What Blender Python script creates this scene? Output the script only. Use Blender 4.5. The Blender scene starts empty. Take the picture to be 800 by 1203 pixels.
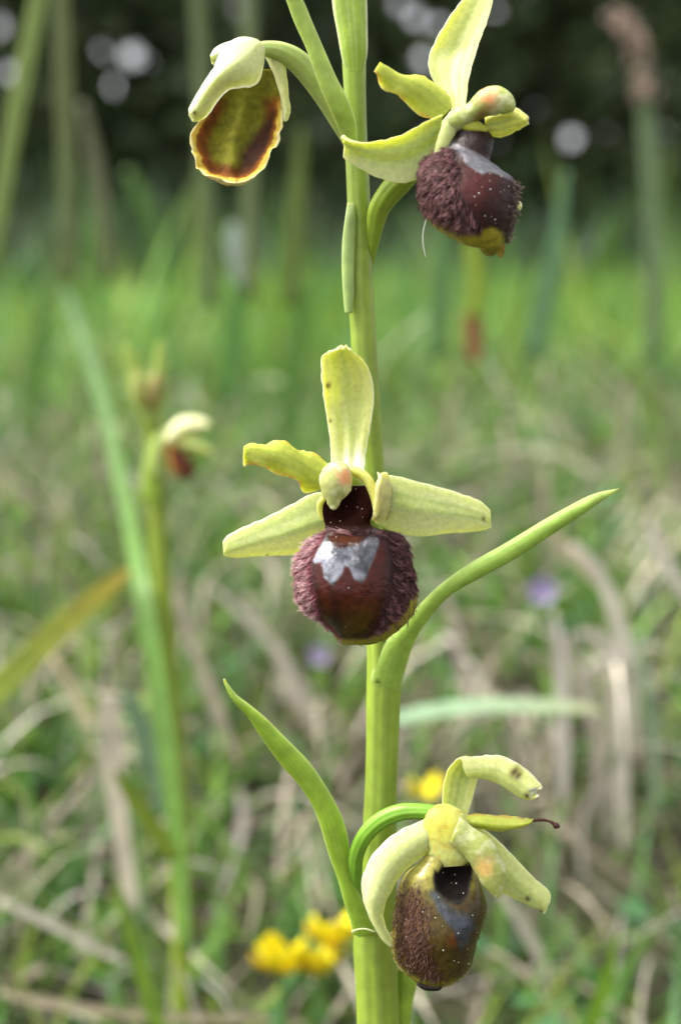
import bpy, bmesh, math, random
import numpy as np
from mathutils import Vector
rng = np.random.default_rng(7)
random.seed(7)
SC = bpy.context.scene
C = SC.collection
R_ = math.radians

# ------------------------------------------------------------------ camera
S = 0.1527                 # metres from the lens to the flowering stem
ZC = 0.17                  # lens height above the soil at the stem
PITCH = R_(5.0)
K = 601.5 / math.tan(R_(18.0))
cam_d = bpy.data.cameras.new('camera')
cam = bpy.data.objects.new('camera', cam_d); C.objects.link(cam)
cam.location = (0, -S, ZC); cam.rotation_euler = (R_(90) - PITCH, 0, 0)
cam_d.sensor_fit = 'VERTICAL'; cam_d.sensor_height = 36.0
cam_d.lens = 18.0 / math.tan(R_(18.0))
cam_d.clip_start = 0.005; cam_d.clip_end = 600
cam_d.dof.use_dof = True; cam_d.dof.focus_distance = 0.1465
cam_d.dof.aperture_fstop = 18.5; cam_d.dof.aperture_blades = 0
SC.camera = cam

# ------------------------------------------------------------------ sky and sun (bright, hazy)
SUN_EL, SUN_AZ = R_(57), R_(-95)       # azimuth measured from +Y (ahead of the lens) towards +X
w = bpy.data.worlds.new('World'); SC.world = w; w.use_nodes = True
nt = w.node_tree; nt.nodes.clear()
sky = nt.nodes.new('ShaderNodeTexSky'); sky.sky_type = 'NISHITA'; sky.sun_disc = False
sky.sun_elevation = SUN_EL; sky.sun_rotation = SUN_AZ
sky.air_density = 1.0; sky.dust_density = 6.0; sky.ozone_density = 1.0; sky.altitude = 300
hs = nt.nodes.new('ShaderNodeHueSaturation'); hs.inputs['Saturation'].default_value = 0.12
bg = nt.nodes.new('ShaderNodeBackground'); bg.inputs['Strength'].default_value = 0.15
ow = nt.nodes.new('ShaderNodeOutputWorld')
nt.links.new(sky.outputs[0], hs.inputs['Color']); nt.links.new(hs.outputs[0], bg.inputs['Color'])
nt.links.new(bg.outputs[0], ow.inputs['Surface'])
sd = bpy.data.lights.new('sun', 'SUN'); sd.energy = 1.5; sd.angle = R_(14); sd.color = (1.0, 0.93, 0.80)
sun = bpy.data.objects.new('sun', sd); C.objects.link(sun)
to_sun = Vector((math.sin(SUN_AZ) * math.cos(SUN_EL), math.cos(SUN_AZ) * math.cos(SUN_EL), math.sin(SUN_EL)))
sun.rotation_euler = to_sun.to_track_quat('Z', 'Y').to_euler(); sun.location = (0, 0, 5)
SC.view_settings.view_transform = 'Standard'; SC.view_settings.look = 'None'
SC.view_settings.exposure = 1.4; SC.view_settings.gamma = 1.0
SC.render.engine = 'CYCLES'
SC.cycles.use_denoising = True
SC.cycles.max_bounces = 8; SC.cycles.transparent_max_bounces = 8

# ------------------------------------------------------------------ helpers
def P(px, py, d):
    """point of the vertical plane d millimetres behind the flowering stem that is met in direction (px, py)"""
    px = np.asarray(px, float); py = np.asarray(py, float); d = np.asarray(d, float)
    x = (px - 400) / K; u = (601.5 - py) / K
    cy = math.cos(PITCH) + u * math.sin(PITCH); cz = -math.sin(PITCH) + u * math.cos(PITCH)
    k = (S + d * 0.001) / cy
    return np.stack([x * k, -S + cy * k, ZC + cz * k], -1)

def mix(a, b, f):
    f = np.clip(np.asarray(f, float), 0, 1)[..., None]
    return np.asarray(a, float) * (1 - f) + np.asarray(b, float) * f
def sst(a, b, x):
    t = np.clip((x - a) / (b - a), 0, 1); return t * t * (3 - 2 * t)
def gau(x, w): return np.exp(-(x / w) ** 2)

_lat = rng.random((64, 64))
def n2(x, y):
    """smooth value noise 0..1"""
    x = np.asarray(x, float); y = np.asarray(y, float)
    xi = np.floor(x).astype(int); yi = np.floor(y).astype(int); fx = x - xi; fy = y - yi
    fx = fx * fx * (3 - 2 * fx); fy = fy * fy * (3 - 2 * fy)
    g = lambda i, j: _lat[i % 64, j % 64]
    return (g(xi, yi) * (1 - fx) + g(xi + 1, yi) * fx) * (1 - fy) + (g(xi, yi + 1) * (1 - fx) + g(xi + 1, yi + 1) * fx) * fy
def fb(x, y): return n2(x, y) * .55 + n2(x * 2.1 + 7, y * 2.1 + 3) * .3 + n2(x * 4.3 + 1, y * 4.3 + 9) * .15

def sdf_poly(px, py, poly):
    """signed distance in pixels, negative inside"""
    p = np.stack([px, py], -1); V = np.asarray(poly, float); n = len(V)
    d = np.full(px.shape, 1e9); ins = np.zeros(px.shape, bool)
    for i in range(n):
        a = V[i]; b = V[(i + 1) % n]; e = b - a; q = p - a
        t = np.clip((q @ e) / (e @ e), 0, 1)
        d = np.minimum(d, np.linalg.norm(q - t[..., None] * e, axis=-1))
        c = ((a[1] > py) != (b[1] > py)) & (px < (b[0] - a[0]) * (py - a[1]) / (b[1] - a[1] + 1e-12) + a[0])
        ins ^= c
    return np.where(ins, -d, d)

def cr(a, n):
    a = np.asarray(a, float); m = len(a)
    p = np.vstack([2 * a[0] - a[1], a, 2 * a[-1] - a[-2]]); out = []
    for i in range(m - 1):
        p0, p1, p2, p3 = p[i], p[i + 1], p[i + 2], p[i + 3]
        for t in np.linspace(0, 1, n, endpoint=False):
            out.append(.5 * (2 * p1 + (p2 - p0) * t + (2 * p0 - 5 * p1 + 4 * p2 - p3) * t * t + (3 * p1 - p0 - 3 * p2 + p3) * t ** 3))
    out.append(a[-1]); return np.array(out)

def mesh_obj(name, verts, faces, mat, parent=None, col=None, rgh=None, smooth=True, origin=None, recalc=False):
    me = bpy.data.meshes.new(name)
    verts = np.asarray(verts, float)
    if origin is not None: verts = verts - np.asarray(origin, float)
    if isinstance(faces, np.ndarray):
        nv = faces.shape[1]
        me.vertices.add(len(verts)); me.vertices.foreach_set('co', verts.astype(np.float32).ravel())
        me.loops.add(faces.size); me.loops.foreach_set('vertex_index', faces.astype(np.int32).ravel())
        me.polygons.add(len(faces)); me.polygons.foreach_set('loop_start', np.arange(0, faces.size, nv, dtype=np.int32))
        me.update(calc_edges=True); me.validate()
    else:
        me.from_pydata(verts.tolist(), [], faces)
    if recalc:
        bm = bmesh.new(); bm.from_mesh(me); bmesh.ops.recalc_face_normals(bm, faces=bm.faces); bm.to_mesh(me); bm.free()
    if smooth: me.polygons.foreach_set('use_smooth', np.ones(len(me.polygons), bool))
    if col is not None:
        at = me.attributes.new('Col', 'FLOAT_COLOR', 'POINT')
        c4 = np.ones((len(verts), 4), np.float32); c4[:, :3] = np.clip(col[:, :3], 0, 1); c4[:, 3] = col[:, 3] if col.shape[1] == 4 else 1.0; at.data.foreach_set('color', c4.ravel())
    if rgh is not None:
        at = me.attributes.new('Rgh', 'FLOAT', 'POINT'); at.data.foreach_set('value', np.asarray(rgh, np.float32))
    me.materials.append(mat)
    o = bpy.data.objects.new(name, me); C.objects.link(o)
    if origin is not None: o.location = tuple(origin)
    if parent is not None: o.parent = parent
    return o

def thing(name, label, cat, group=None, loc=(0, 0, 0)):
    o = bpy.data.objects.new(name, None); C.objects.link(o); o.empty_display_size = .005
    o['label'] = label; o['category'] = cat
    if group: o['group'] = group
    return o
def tag(o, label, cat, group=None):
    o['label'] = label; o['category'] = cat
    if group: o['group'] = group
    return o

def ev(pairs, t):
    if np.isscalar(pairs): return np.full(t.shape, float(pairs))
    a = np.array(pairs, float); return np.interp(t, a[:, 0], a[:, 1])

MM = 0.001
def evs(pairs, t, sg=.045):
    """like ev, without creases at the listed values"""
    q = np.linspace(-.2, 1.2, 561); a = np.array(pairs, float); v = np.interp(q, a[:, 0], a[:, 1])
    v = np.where(q < 0, 2 * a[0, 1] - np.interp(-q, a[:, 0], a[:, 1]), v); v = np.where(q > 1, 2 * a[-1, 1] - np.interp(2 - q, a[:, 0], a[:, 1]), v)
    k = np.exp(-((np.arange(-60, 61) * (q[1] - q[0])) / sg) ** 2 / 2); k /= k.sum()
    return np.interp(t, q, np.convolve(np.pad(v, 60, 'edge'), k, 'valid'))
class Loft: pass
def loft(name, parent, st, mat, dep=0, tilt=0, front=None, back=None, curl=None, th=0.5, col=(.3, .4, .05), rgh=None,
         n=8, nu=15, jit=0.0, jf=0.35, seed=0, smooth_d=True, rnd=None, pit=None):
    """Solid skin through stations (left x, y, right x, y in the picture's directions) at their own depths.
    front/back: f(t, s) in mm, bulge towards / away from the viewer's side of the piece; curl bends both."""
    a = cr(np.asarray(st, float), n); m = len(a); t = np.linspace(0, 1, m)
    if jit:
        k = np.arange(m) * jf
        env = np.sin(np.pi * t) ** .3
        pm = S / K
        jd = [(n2(k + o + seed * 5.3, np.full(m, .5 + o)) - .5) * 2 * jit * env * pm for o in (0, 11, 23, 37)]
    dl = ev(dep, t); tl = ev(tilt, t)
    if smooth_d and m > 6:
        ker = np.array([1, 2, 3, 2, 1.]) / 9
        for _ in range(3): dl[2:-2] = np.convolve(dl, ker, 'valid')
    L = P(a[:, 0], a[:, 1], dl - tl / 2); Rr = P(a[:, 2], a[:, 3], dl + tl / 2)
    mid = (L + Rr) / 2; T = np.gradient(mid, axis=0); W = Rr - L
    N = np.cross(W, T); ln = np.linalg.norm(N, axis=1)
    view = np.array([0, -S, ZC]) - mid
    if (np.einsum('ij,ij->i', N / (ln[:, None] + 1e-15), view)).sum() < 0: N = -N
    for i in range(m):
        N[i] = N[i] / ln[i] if ln[i] > 1e-12 else N[i - 1]
        if i and N[i] @ N[i - 1] < 0: N[i] = -N[i]
    for _ in range(4):
        N[1:-1] = (N[:-2] + N[1:-1] * 2 + N[2:]) / 4
        N /= np.linalg.norm(N, axis=1)[:, None]
    s = np.sin(np.linspace(-math.pi / 2, math.pi / 2, nu)); s[0] = -1; s[-1] = 1
    TT, SS = np.meshgrid(t, s, indexing='ij')
    ell = np.sqrt(np.clip(1 - SS ** 2, 0, 1))
    cu = curl(TT, SS) if curl else 0 * TT
    tf = ev(th, t)[:, None] * ell / 2
    F = front(TT, SS) if front else cu + tf
    B = back(TT, SS) if back else cu - tf
    if rnd:      # roundness relative to the local half width
        hw = np.linalg.norm(W, axis=1)[:, None] / 2 / MM; F = rnd[0] * hw * ell; B = -rnd[1] * hw * ell
    base = mid[:, None] + SS[..., None] * (W / 2)[:, None]
    if jit:
        z_ = np.zeros(m); e1 = np.stack([jd[0], z_, jd[1]], -1); e2 = np.stack([jd[2], z_, jd[3]], -1)
        base = base + np.where(SS < 0, np.abs(SS) ** 6, 0)[..., None] * e1[:, None] + np.where(SS > 0, np.abs(SS) ** 6, 0)[..., None] * e2[:, None]
    if pit:
        pt = pit(a[:, 0][:, None] * (1 - SS) / 2 + a[:, 2][:, None] * (1 + SS) / 2, a[:, 1][:, None] * (1 - SS) / 2 + a[:, 3][:, None] * (1 + SS) / 2)
        F = F - pt; B = np.minimum(B, F - .25 * ell)
    VF = base + N[:, None] * F[..., None] * MM
    VB = base + N[:, None] * B[..., None] * MM
    pxy_x = a[:, 0][:, None] * (1 - SS) / 2 + a[:, 2][:, None] * (1 + SS) / 2
    pxy_y = a[:, 1][:, None] * (1 - SS) / 2 + a[:, 3][:, None] * (1 + SS) / 2
    bi = np.arange(nu - 2, 0, -1)
    V = np.concatenate([VF, VB[:, bi]], 1); r = V.shape[1]
    t2 = np.concatenate([TT, TT[:, bi]], 1); s2 = np.concatenate([SS, SS[:, bi]], 1)
    x2 = np.concatenate([pxy_x, pxy_x[:, bi]], 1); y2 = np.concatenate([pxy_y, pxy_y[:, bi]], 1)
    fr = np.concatenate([np.ones_like(TT), np.zeros((m, len(bi)))], 1)
    cc = col(t2, s2, x2, y2, fr) if callable(col) else np.broadcast_to(np.asarray(col, float), V.shape)
    rr = None if rgh is None else (rgh(t2, s2, x2, y2, fr) if callable(rgh) else np.full(t2.shape, rgh))
    i = np.arange(m - 1)[:, None]; j = np.arange(r)[None]; j2 = (j + 1) % r
    f = np.stack([i * r + j, i * r + j2, (i + 1) * r + j2, (i + 1) * r + j], -1).reshape(-1, 4).tolist()
    f.append(list(range(r))[::-1]); f.append([(m - 1) * r + q for q in range(r)])
    o = mesh_obj(name, V.reshape(-1, 3), f, mat, parent, cc.reshape(-1, cc.shape[-1]), None if rr is None else rr.ravel(), recalc=True)
    g = Loft(); g.o = o; g.VF = VF; g.N = N; g.x = pxy_x; g.y = pxy_y; g.t = TT; g.s = SS; g.m = m; g.nu = nu
    du = np.gradient(VF, axis=1); dv = np.gradient(VF, axis=0); nn = np.cross(du, dv)
    nn /= np.linalg.norm(nn, axis=-1)[..., None] + 1e-15
    if (nn * N[:, None]).sum() < 0: nn = -nn
    g.nn = nn
    return g

def tube(name, parent, pts, mat, dep=0, col=(.3, .4, .05), n=8, nu=13, ridge=0.0, jit=0, sq=1.0, rgh=None, seed=0):
    a = np.array([p[:3] for p in pts], float)
    tg = np.gradient(a[:, :2], axis=0); tg /= np.linalg.norm(tg, axis=1)[:, None] + 1e-9
    pr = np.stack([tg[:, 1], -tg[:, 0]], 1)
    if pr[:, 0].sum() > 0: pr = -pr
    st = np.concatenate([a[:, :2] + pr * a[:, 2:3], a[:, :2] - pr * a[:, 2:3]], 1)
    m = (len(a) - 1) * n + 1
    rad = cr(a, n)[:, 2]; pm = S * 1000 / K
    d0 = ev(dep, np.linspace(0, 1, m)); rad = rad * pm * (S * 1000 + d0) / (S * 1000) * sq
    tt = np.linspace(0, 1, m)
    def fr(t, s):
        r_ = np.interp(t, tt, rad); e = np.sqrt(np.clip(1 - s * s, 0, 1))
        return r_ * e * (1 + ridge * np.cos(9 * np.arcsin(np.clip(s, -1, 1))))
    return loft(name, parent, st, mat, dep=dep, front=fr, back=lambda t, s: -fr(t, s), col=col, n=n, nu=nu, jit=jit, rgh=rgh, seed=seed)

# ------------------------------------------------------------------ materials
def mat_new(name):
    m = bpy.data.materials.new(name); m.use_nodes = True
    nt = m.node_tree; return m, nt, nt.nodes['Principled BSDF']
def plant_mat(name, rough=.45, sss=.35, noise=900, amp=.25, bump=.25, bscale=4000, spec=.4, transl=0.0, attr=True, base=(.1, .2, .03)):
    """colour from the piece's own tint, broken up by grain; fine relief; light passes into the tissue"""
    m, nt, b = mat_new(name); N = nt.nodes; Lk = nt.links
    tc = N.new('ShaderNodeTexCoord')
    nz = N.new('ShaderNodeTexNoise'); nz.inputs['Scale'].default_value = noise; nz.inputs['Detail'].default_value = 4
    Lk.new(tc.outputs['Object'], nz.inputs['Vector'])
    mr = N.new('ShaderNodeMapRange'); mr.inputs[1].default_value = .3; mr.inputs[2].default_value = .7
    mr.inputs[3].default_value = 1 - amp; mr.inputs[4].default_value = 1 + amp
    Lk.new(nz.outputs['Fac'], mr.inputs[0])
    if attr:
        at = N.new('ShaderNodeAttribute'); at.attribute_name = 'Col'; src = at.outputs['Color']
    else:
        rg = N.new('ShaderNodeRGB'); rg.outputs[0].default_value = (*base, 1); src = rg.outputs[0]
    vm = N.new('ShaderNodeVectorMath'); vm.operation = 'SCALE'
    Lk.new(src, vm.inputs[0]); Lk.new(mr.outputs[0], vm.inputs['Scale'])
    Lk.new(vm.outputs[0], b.inputs['Base Color'])
    b.inputs['Roughness'].default_value = rough; b.inputs['Specular IOR Level'].default_value = spec
    if sss:
        b.inputs['Subsurface Weight'].default_value = sss
        b.inputs['Subsurface Radius'].default_value = (1.0, 1.0, .35); b.inputs['Subsurface Scale'].default_value = .0014
    if bump:
        n3 = N.new('ShaderNodeTexNoise'); n3.inputs['Scale'].default_value = bscale; n3.inputs['Detail'].default_value = 2
        Lk.new(tc.outputs['Object'], n3.inputs['Vector'])
        bp = N.new('ShaderNodeBump'); bp.inputs['Strength'].default_value = bump; bp.inputs['Distance'].default_value = .0001
        Lk.new(n3.outputs['Fac'], bp.inputs['Height']); Lk.new(bp.outputs[0], b.inputs['Normal'])
    if transl:
        tr = N.new('ShaderNodeBsdfTranslucent'); Lk.new(vm.outputs[0], tr.inputs['Color'])
        mx = N.new('ShaderNodeMixShader'); mx.inputs[0].default_value = transl
        out = nt.nodes['Material Output']
        Lk.new(b.outputs[0], mx.inputs[1]); Lk.new(tr.outputs[0], mx.inputs[2]); Lk.new(mx.outputs[0], out.inputs['Surface'])
    return m
M_TEP = plant_mat('tepal', .48, .85, 2200, .10, .5, 3600, .35)
M_STEM = plant_mat('stem', .4, .35, 700, .12, .25, 2500, .45)
M_BRACT = plant_mat('bract', .45, .45, 800, .14, .4, 3500, .4)
M_BLADE = plant_mat('blade', .5, 0, 300, .18, 0, 100, .35, transl=.3)
M_DRY = plant_mat('dry_blade', .7, 0, 250, .25, 0, 100, .2, transl=.15)
M_HERB = plant_mat('herb', .5, 0, 200, .2, 0, 100, .3, transl=.25)
M_PETAL = plant_mat('small_petal', .5, 0, 400, .1, 0, 100, .3, transl=.3)
M_BARK = plant_mat('bark', .9, 0, 12, .4, 0, 30, .2)
M_LEAF = plant_mat('tree_leaf', .5, 0, 3, .25, 0, 10, .3, transl=.25)

def lip_mat():
    m, nt, b = mat_new('lip'); N = nt.nodes; Lk = nt.links
    at = N.new('ShaderNodeAttribute'); at.attribute_name = 'Col'
    ar = N.new('ShaderNodeAttribute'); ar.attribute_name = 'Rgh'
    tc = N.new('ShaderNodeTexCoord')
    nz = N.new('ShaderNodeTexNoise'); nz.inputs['Scale'].default_value = 1600; nz.inputs['Detail'].default_value = 5
    Lk.new(tc.outputs['Object'], nz.inputs['Vector'])
    mr = N.new('ShaderNodeMapRange'); mr.inputs[1].default_value = .3; mr.inputs[2].default_value = .7
    mr.inputs[3].default_value = .7; mr.inputs[4].default_value = 1.3; Lk.new(nz.outputs['Fac'], mr.inputs[0])
    vm = N.new('ShaderNodeVectorMath'); vm.operation = 'SCALE'
    Lk.new(at.outputs['Color'], vm.inputs[0]); Lk.new(mr.outputs[0], vm.inputs['Scale']); Lk.new(vm.outputs[0], b.inputs['Base Color'])
    Lk.new(ar.outputs['Fac'], b.inputs['Roughness'])
    Lk.new(at.outputs['Alpha'], b.inputs['Metallic'])
    sp = N.new('ShaderNodeMapRange'); sp.inputs[1].default_value = .65; sp.inputs[2].default_value = .9
    sp.inputs[3].default_value = .26; sp.inputs[4].default_value = .03
    Lk.new(ar.outputs['Fac'], sp.inputs[0]); Lk.new(sp.outputs[0], b.inputs['Specular IOR Level'])
    b.inputs['Specular IOR Level'].default_value = .5
    b.inputs['Subsurface Weight'].default_value = .12; b.inputs['Subsurface Radius'].default_value = (1, .4, .2); b.inputs['Subsurface Scale'].default_value = .0006
    n3 = N.new('ShaderNodeTexNoise'); n3.inputs['Scale'].default_value = 2600; n3.inputs['Detail'].default_value = 3
    Lk.new(tc.outputs['Object'], n3.inputs['Vector'])
    n4 = N.new('ShaderNodeTexNoise'); n4.inputs['Scale'].default_value = 420; n4.inputs['Detail'].default_value = 2
    Lk.new(tc.outputs['Object'], n4.inputs['Vector'])
    ad = N.new('ShaderNodeMath'); ad.operation = 'MULTIPLY_ADD'; ad.inputs[1].default_value = 3.5
    Lk.new(n4.outputs['Fac'], ad.inputs[0]); Lk.new(n3.outputs['Fac'], ad.inputs[2])
    bp = N.new('ShaderNodeBump'); bp.inputs['Strength'].default_value = .6; bp.inputs['Distance'].default_value = .00009
    Lk.new(ad.outputs[0], bp.inputs['Height']); Lk.new(bp.outputs[0], b.inputs['Normal'])
    return m
M_LIP = lip_mat()
def hair_mat():
    m, nt, b = mat_new('lip_hair'); at = nt.nodes.new('ShaderNodeAttribute'); at.attribute_name = 'Col'
    nt.links.new(at.outputs['Color'], b.inputs['Base Color']); b.inputs['Roughness'].default_value = .45
    b.inputs['Specular IOR Level'].default_value = .25
    return m
M_HAIR = hair_mat()

# ------------------------------------------------------------------ ground
_pd = np.array([-50, .22, .30, .40, .50, .70, 1.0, 2.0, 4.0, 6.0, 10., 20., 300.])
_pz = np.array([0, 0, .018, .052, .082, .112, .128, 0.155, .235, .320, .46, .85, 9.0])
def hz(x, y):
    x = np.asarray(x, float); y = np.asarray(y, float); D = y + S
    z = np.interp(D, _pd, _pz)
    a = np.clip(D / .6, .15, 2.5)
    z = z + a * .02 * (fb(x * 6 + 31, y * 6 + 17) - .5) + a * .045 * (n2(x * 1.3 + 5, y * 1.3 + 3) - .5) * np.clip(D - .4, 0, 1)
    return z
def ground():
    ya = np.concatenate([-np.geomspace(.3, 40, 24)[::-1], np.linspace(-.25, 1.4, 110), np.geomspace(1.45, 280, 70)])
    xa = np.concatenate([-np.geomspace(.85, 200, 36)[::-1], np.linspace(-.8, .8, 101), np.geomspace(.85, 200, 36)])
    X, Y = np.meshgrid(xa, ya, indexing='ij'); Z = hz(X, Y)
    V = np.stack([X, Y, Z], -1).reshape(-1, 3); nx, ny = X.shape
    i = np.arange(nx - 1)[:, None]; j = np.arange(ny - 1)[None]
    F = np.stack([i * ny + j, (i + 1) * ny + j, (i + 1) * ny + j + 1, i * ny + j + 1], -1).reshape(-1, 4)
    m, nt, b = mat_new('soil'); N = nt.nodes; Lk = nt.links
    tc = N.new('ShaderNodeTexCoord'); nz = N.new('ShaderNodeTexNoise'); nz.inputs['Scale'].default_value = 40; nz.inputs['Detail'].default_value = 8
    Lk.new(tc.outputs['Object'], nz.inputs['Vector'])
    cr_ = N.new('ShaderNodeValToRGB'); e = cr_.color_ramp.elements
    e[0].position = .35; e[0].color = (.022, .017, .011, 1); e[1].position = .7; e[1].color = (.11, .085, .06, 1)
    k = cr_.color_ramp.elements.new(.55); k.color = (.05, .055, .02, 1)
    Lk.new(nz.outputs['Fac'], cr_.inputs[0]); Lk.new(cr_.outputs[0], b.inputs['Base Color']); b.inputs['Roughness'].default_value = .95
    bp = N.new('ShaderNodeBump'); bp.inputs['Distance'].default_value = .01; Lk.new(nz.outputs['Fac'], bp.inputs['Height']); Lk.new(bp.outputs[0], b.inputs['Normal'])
    o = mesh_obj('ground', V, F, m); o['kind'] = 'structure'; o['label'] = 'brown soil of a rising meadow bank under grass and straw'
ground()

# ------------------------------------------------------------------ grass masses
def blades(root, length, width, e0, e1, az, col, seg=6, pw=1.3, tw=.6, tip=None, floor=True):
    """curved tapering strips; e0/e1 elevation at foot and tip; returns verts, faces, colours"""
    n = len(root); t = np.linspace(0, 1, seg + 1)
    el = e0[:, None] + (e1 - e0)[:, None] * t[None] ** pw
    aa = az[:, None] + tw * (rng.random((n, 1)) - .5) * 2 * t[None]
    st = length[:, None] / seg
    dx = np.cos(el) * np.cos(aa) * st; dy = np.cos(el) * np.sin(aa) * st; dz = np.sin(el) * st
    z0 = np.zeros((n, 1))
    x = root[:, 0:1] + np.concatenate([z0, np.cumsum(dx[:, :-1], 1)], 1)
    y = root[:, 1:2] + np.concatenate([z0, np.cumsum(dy[:, :-1], 1)], 1)
    z = root[:, 2:3] + np.concatenate([z0, np.cumsum(dz[:, :-1], 1)], 1)
    if floor: z = np.maximum(z, hz(x, y) + .0015)
    c = np.stack([x, y, z], -1)
    sa = az + np.pi / 2 + rng.normal(0, .7, n)
    side = np.stack([np.cos(sa), np.sin(sa), rng.normal(0, .25, n)], -1)
    wd = width[:, None] * (1 - t ** 2.2)[None] * (.75 + .25 * np.minimum(1, t * 5))[None] * .5 + .00008
    A = c - side[:, None] * wd[..., None]; B = c + side[:, None] * wd[..., None]
    V = np.stack([A, B], 2).reshape(-1, 3)
    q = np.arange(seg)[None] * 2 + np.arange(n)[:, None] * 2 * (seg + 1)
    F = np.stack([q, q + 1, q + 3, q + 2], -1).reshape(-1, 4)
    cc = np.repeat(col[:, None], seg + 1, 1)
    if tip is not None: cc = mix(cc, np.asarray(tip, float), np.broadcast_to((t ** 3)[None] * .6, (n, seg + 1)))
    cc = np.repeat(cc[:, :, None], 2, 2).reshape(-1, 3)
    return V, F, cc
def field(n, D0, D1, spread, pw=1.0, extra=.15):
    D = (D0 ** pw + (D1 ** pw - D0 ** pw) * rng.random(n)) ** (1 / pw)
    x = (rng.random(n) * 2 - 1) * (D * .2165 * spread + extra); y = D - S
    return x, y, D
def keep_clear(x, y, r=.035): return np.hypot(x, y) > r
def pal(n, cols, p=None, var=.18):
    cols = np.array(cols); i = rng.choice(len(cols), n, p=p)
    return np.clip(cols[i] * (1 + rng.normal(0, var, (n, 1))), .003, .9)
GREENS = [(.14, .27, .03), (.18, .34, .05), (.11, .25, .04), (.11, .27, .08), (.25, .33, .06), (.07, .18, .04)]
STRAWS = [(.42, .36, .28), (.50, .45, .37), (.34, .29, .23), (.42, .39, .35), (.22, .18, .14)]
def grass_mass():
    vs = []; fs = []; cs = []; off = 0
    def add(v, f, c):
        nonlocal off
        vs.append(v); fs.append(f + off); cs.append(c); off += len(v)
    # short turf of the bank
    x, y, D = field(15000, .27, 1.1, 1.5, 1.2); k = (y > .09); x, y, D = x[k], y[k], D[k]
    cl = fb(x * 14 + 3, y * 14 + 8); k = rng.random(len(x)) < sst(.34, .54, cl) * .8 + .2; x, y, D = x[k], y[k], D[k]; n = len(x)
    add(*blades(np.stack([x, y, hz(x, y) - .002], -1), rng.uniform(.015, .06, n) * (.7 + .6 * np.clip(D, .3, 1)), rng.uniform(.0012, .0028, n),
        rng.uniform(.7, 1.5, n), rng.uniform(-.9, 1.0, n), rng.uniform(0, 6.28, n), pal(n, GREENS)))
    # fresh grass on top of the bank, then the meadow up to the trees
    x, y, D = field(15000, .85, 3.2, 1.6, 1.4); cl = fb(x * 3 + 3, y * 3 + 8); k = rng.random(len(x)) < .25 + sst(.35, .6, cl); x, y, D = x[k], y[k], D[k]; n = len(x)
    add(*blades(np.stack([x, y, hz(x, y) - .002], -1), rng.uniform(.04, .13, n) * (.6 + .4 * np.clip(D, .5, 2.5)), rng.uniform(.002, .0045, n),
        rng.uniform(1.0, 1.55, n), rng.uniform(-.5, 1.3, n), rng.uniform(0, 6.28, n), pal(n, GREENS[:5])))
    x, y, D = field(11000, 3.0, 5.0, 1.7, 1.6); n = len(x)
    add(*blades(np.stack([x, y, hz(x, y) - .004], -1), rng.uniform(.06, .20, n), rng.uniform(.004, .010, n),
        rng.uniform(1.0, 1.55, n), rng.uniform(-.3, 1.3, n), rng.uniform(0, 6.28, n), pal(n, GREENS[:5])))
    n = 500; x, y, D = field(n, .9, 2.6, 1.5, 1.2)
    add(*blades(np.stack([x, y, hz(x, y) - .002], -1), rng.uniform(.10, .24, n) * (.5 + .3 * D), rng.uniform(.003, .006, n), rng.uniform(1.2, 1.55, n), rng.uniform(.3, 1.5, n), rng.uniform(0, 6.28, n), pal(n, GREENS[:5])))
    o = mesh_obj('grass', np.concatenate(vs), np.concatenate(fs), M_BLADE, None, np.concatenate(cs))
    o['kind'] = 'stuff'; o['label'] = 'fresh green meadow grass growing over the bank and up to the trees'; o['category'] = 'grass'
grass_mass()
def undergrowth():
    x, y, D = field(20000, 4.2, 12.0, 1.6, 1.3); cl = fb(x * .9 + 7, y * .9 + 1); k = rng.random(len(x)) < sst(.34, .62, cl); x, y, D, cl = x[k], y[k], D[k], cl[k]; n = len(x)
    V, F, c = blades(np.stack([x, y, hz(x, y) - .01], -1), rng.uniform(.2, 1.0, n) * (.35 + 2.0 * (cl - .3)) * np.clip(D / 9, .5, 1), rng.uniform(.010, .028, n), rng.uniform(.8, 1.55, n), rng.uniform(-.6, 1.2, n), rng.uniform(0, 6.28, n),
        pal(n, [(.028, .065, .018), (.04, .085, .025), (.025, .055, .025), (.06, .09, .03)]), seg=4)  # greens darkened to stand for the shade of the trees
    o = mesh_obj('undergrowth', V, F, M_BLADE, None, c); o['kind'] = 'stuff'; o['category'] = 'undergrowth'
    o['label'] = 'rank weeds and tall grass at the foot of the trees, tree shade put into their green'
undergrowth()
def straw_mass():
    x, y, D = field(9500, .27, 1.9, 1.4, 1.0); k = y > .085; x, y, D = x[k], y[k], D[k]
    cl = fb(x * 9 + 13, y * 9 + 28); k = rng.random(len(x)) < sst(.30, .55, cl) * .9 + .1; x, y, D = x[k], y[k], D[k]
    k = rng.random(len(x)) < np.clip(1.5 - D * .75, .12, 1); x, y, D = x[k], y[k], D[k]; n = len(x)
    lie = rng.random(n) < .25
    e0 = np.where(lie, rng.uniform(-.1, .5, n), rng.uniform(.5, 1.4, n)); e1 = np.where(lie, rng.uniform(-.6, .1, n), rng.uniform(-1.5, .2, n))
    az = np.where(rng.random(n) < .7, rng.normal(-1.6, .5, n), rng.uniform(0, 6.28, n))   # most hang down the slope
    V, F, c = blades(np.stack([x, y, hz(x, y) + .001], -1), rng.uniform(.03, .11, n) * np.clip(D * 2, .55, 1), rng.uniform(.0009, .0025, n), e0, e1, az, pal(n, STRAWS), seg=7, tw=.9)
    o = mesh_obj('dry_grass', V, F, M_DRY, None, c); o['kind'] = 'stuff'
    o['label'] = 'tangled mat of bleached dry grass lying on the bank'; o['category'] = 'dry grass'
straw_mass()
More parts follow.
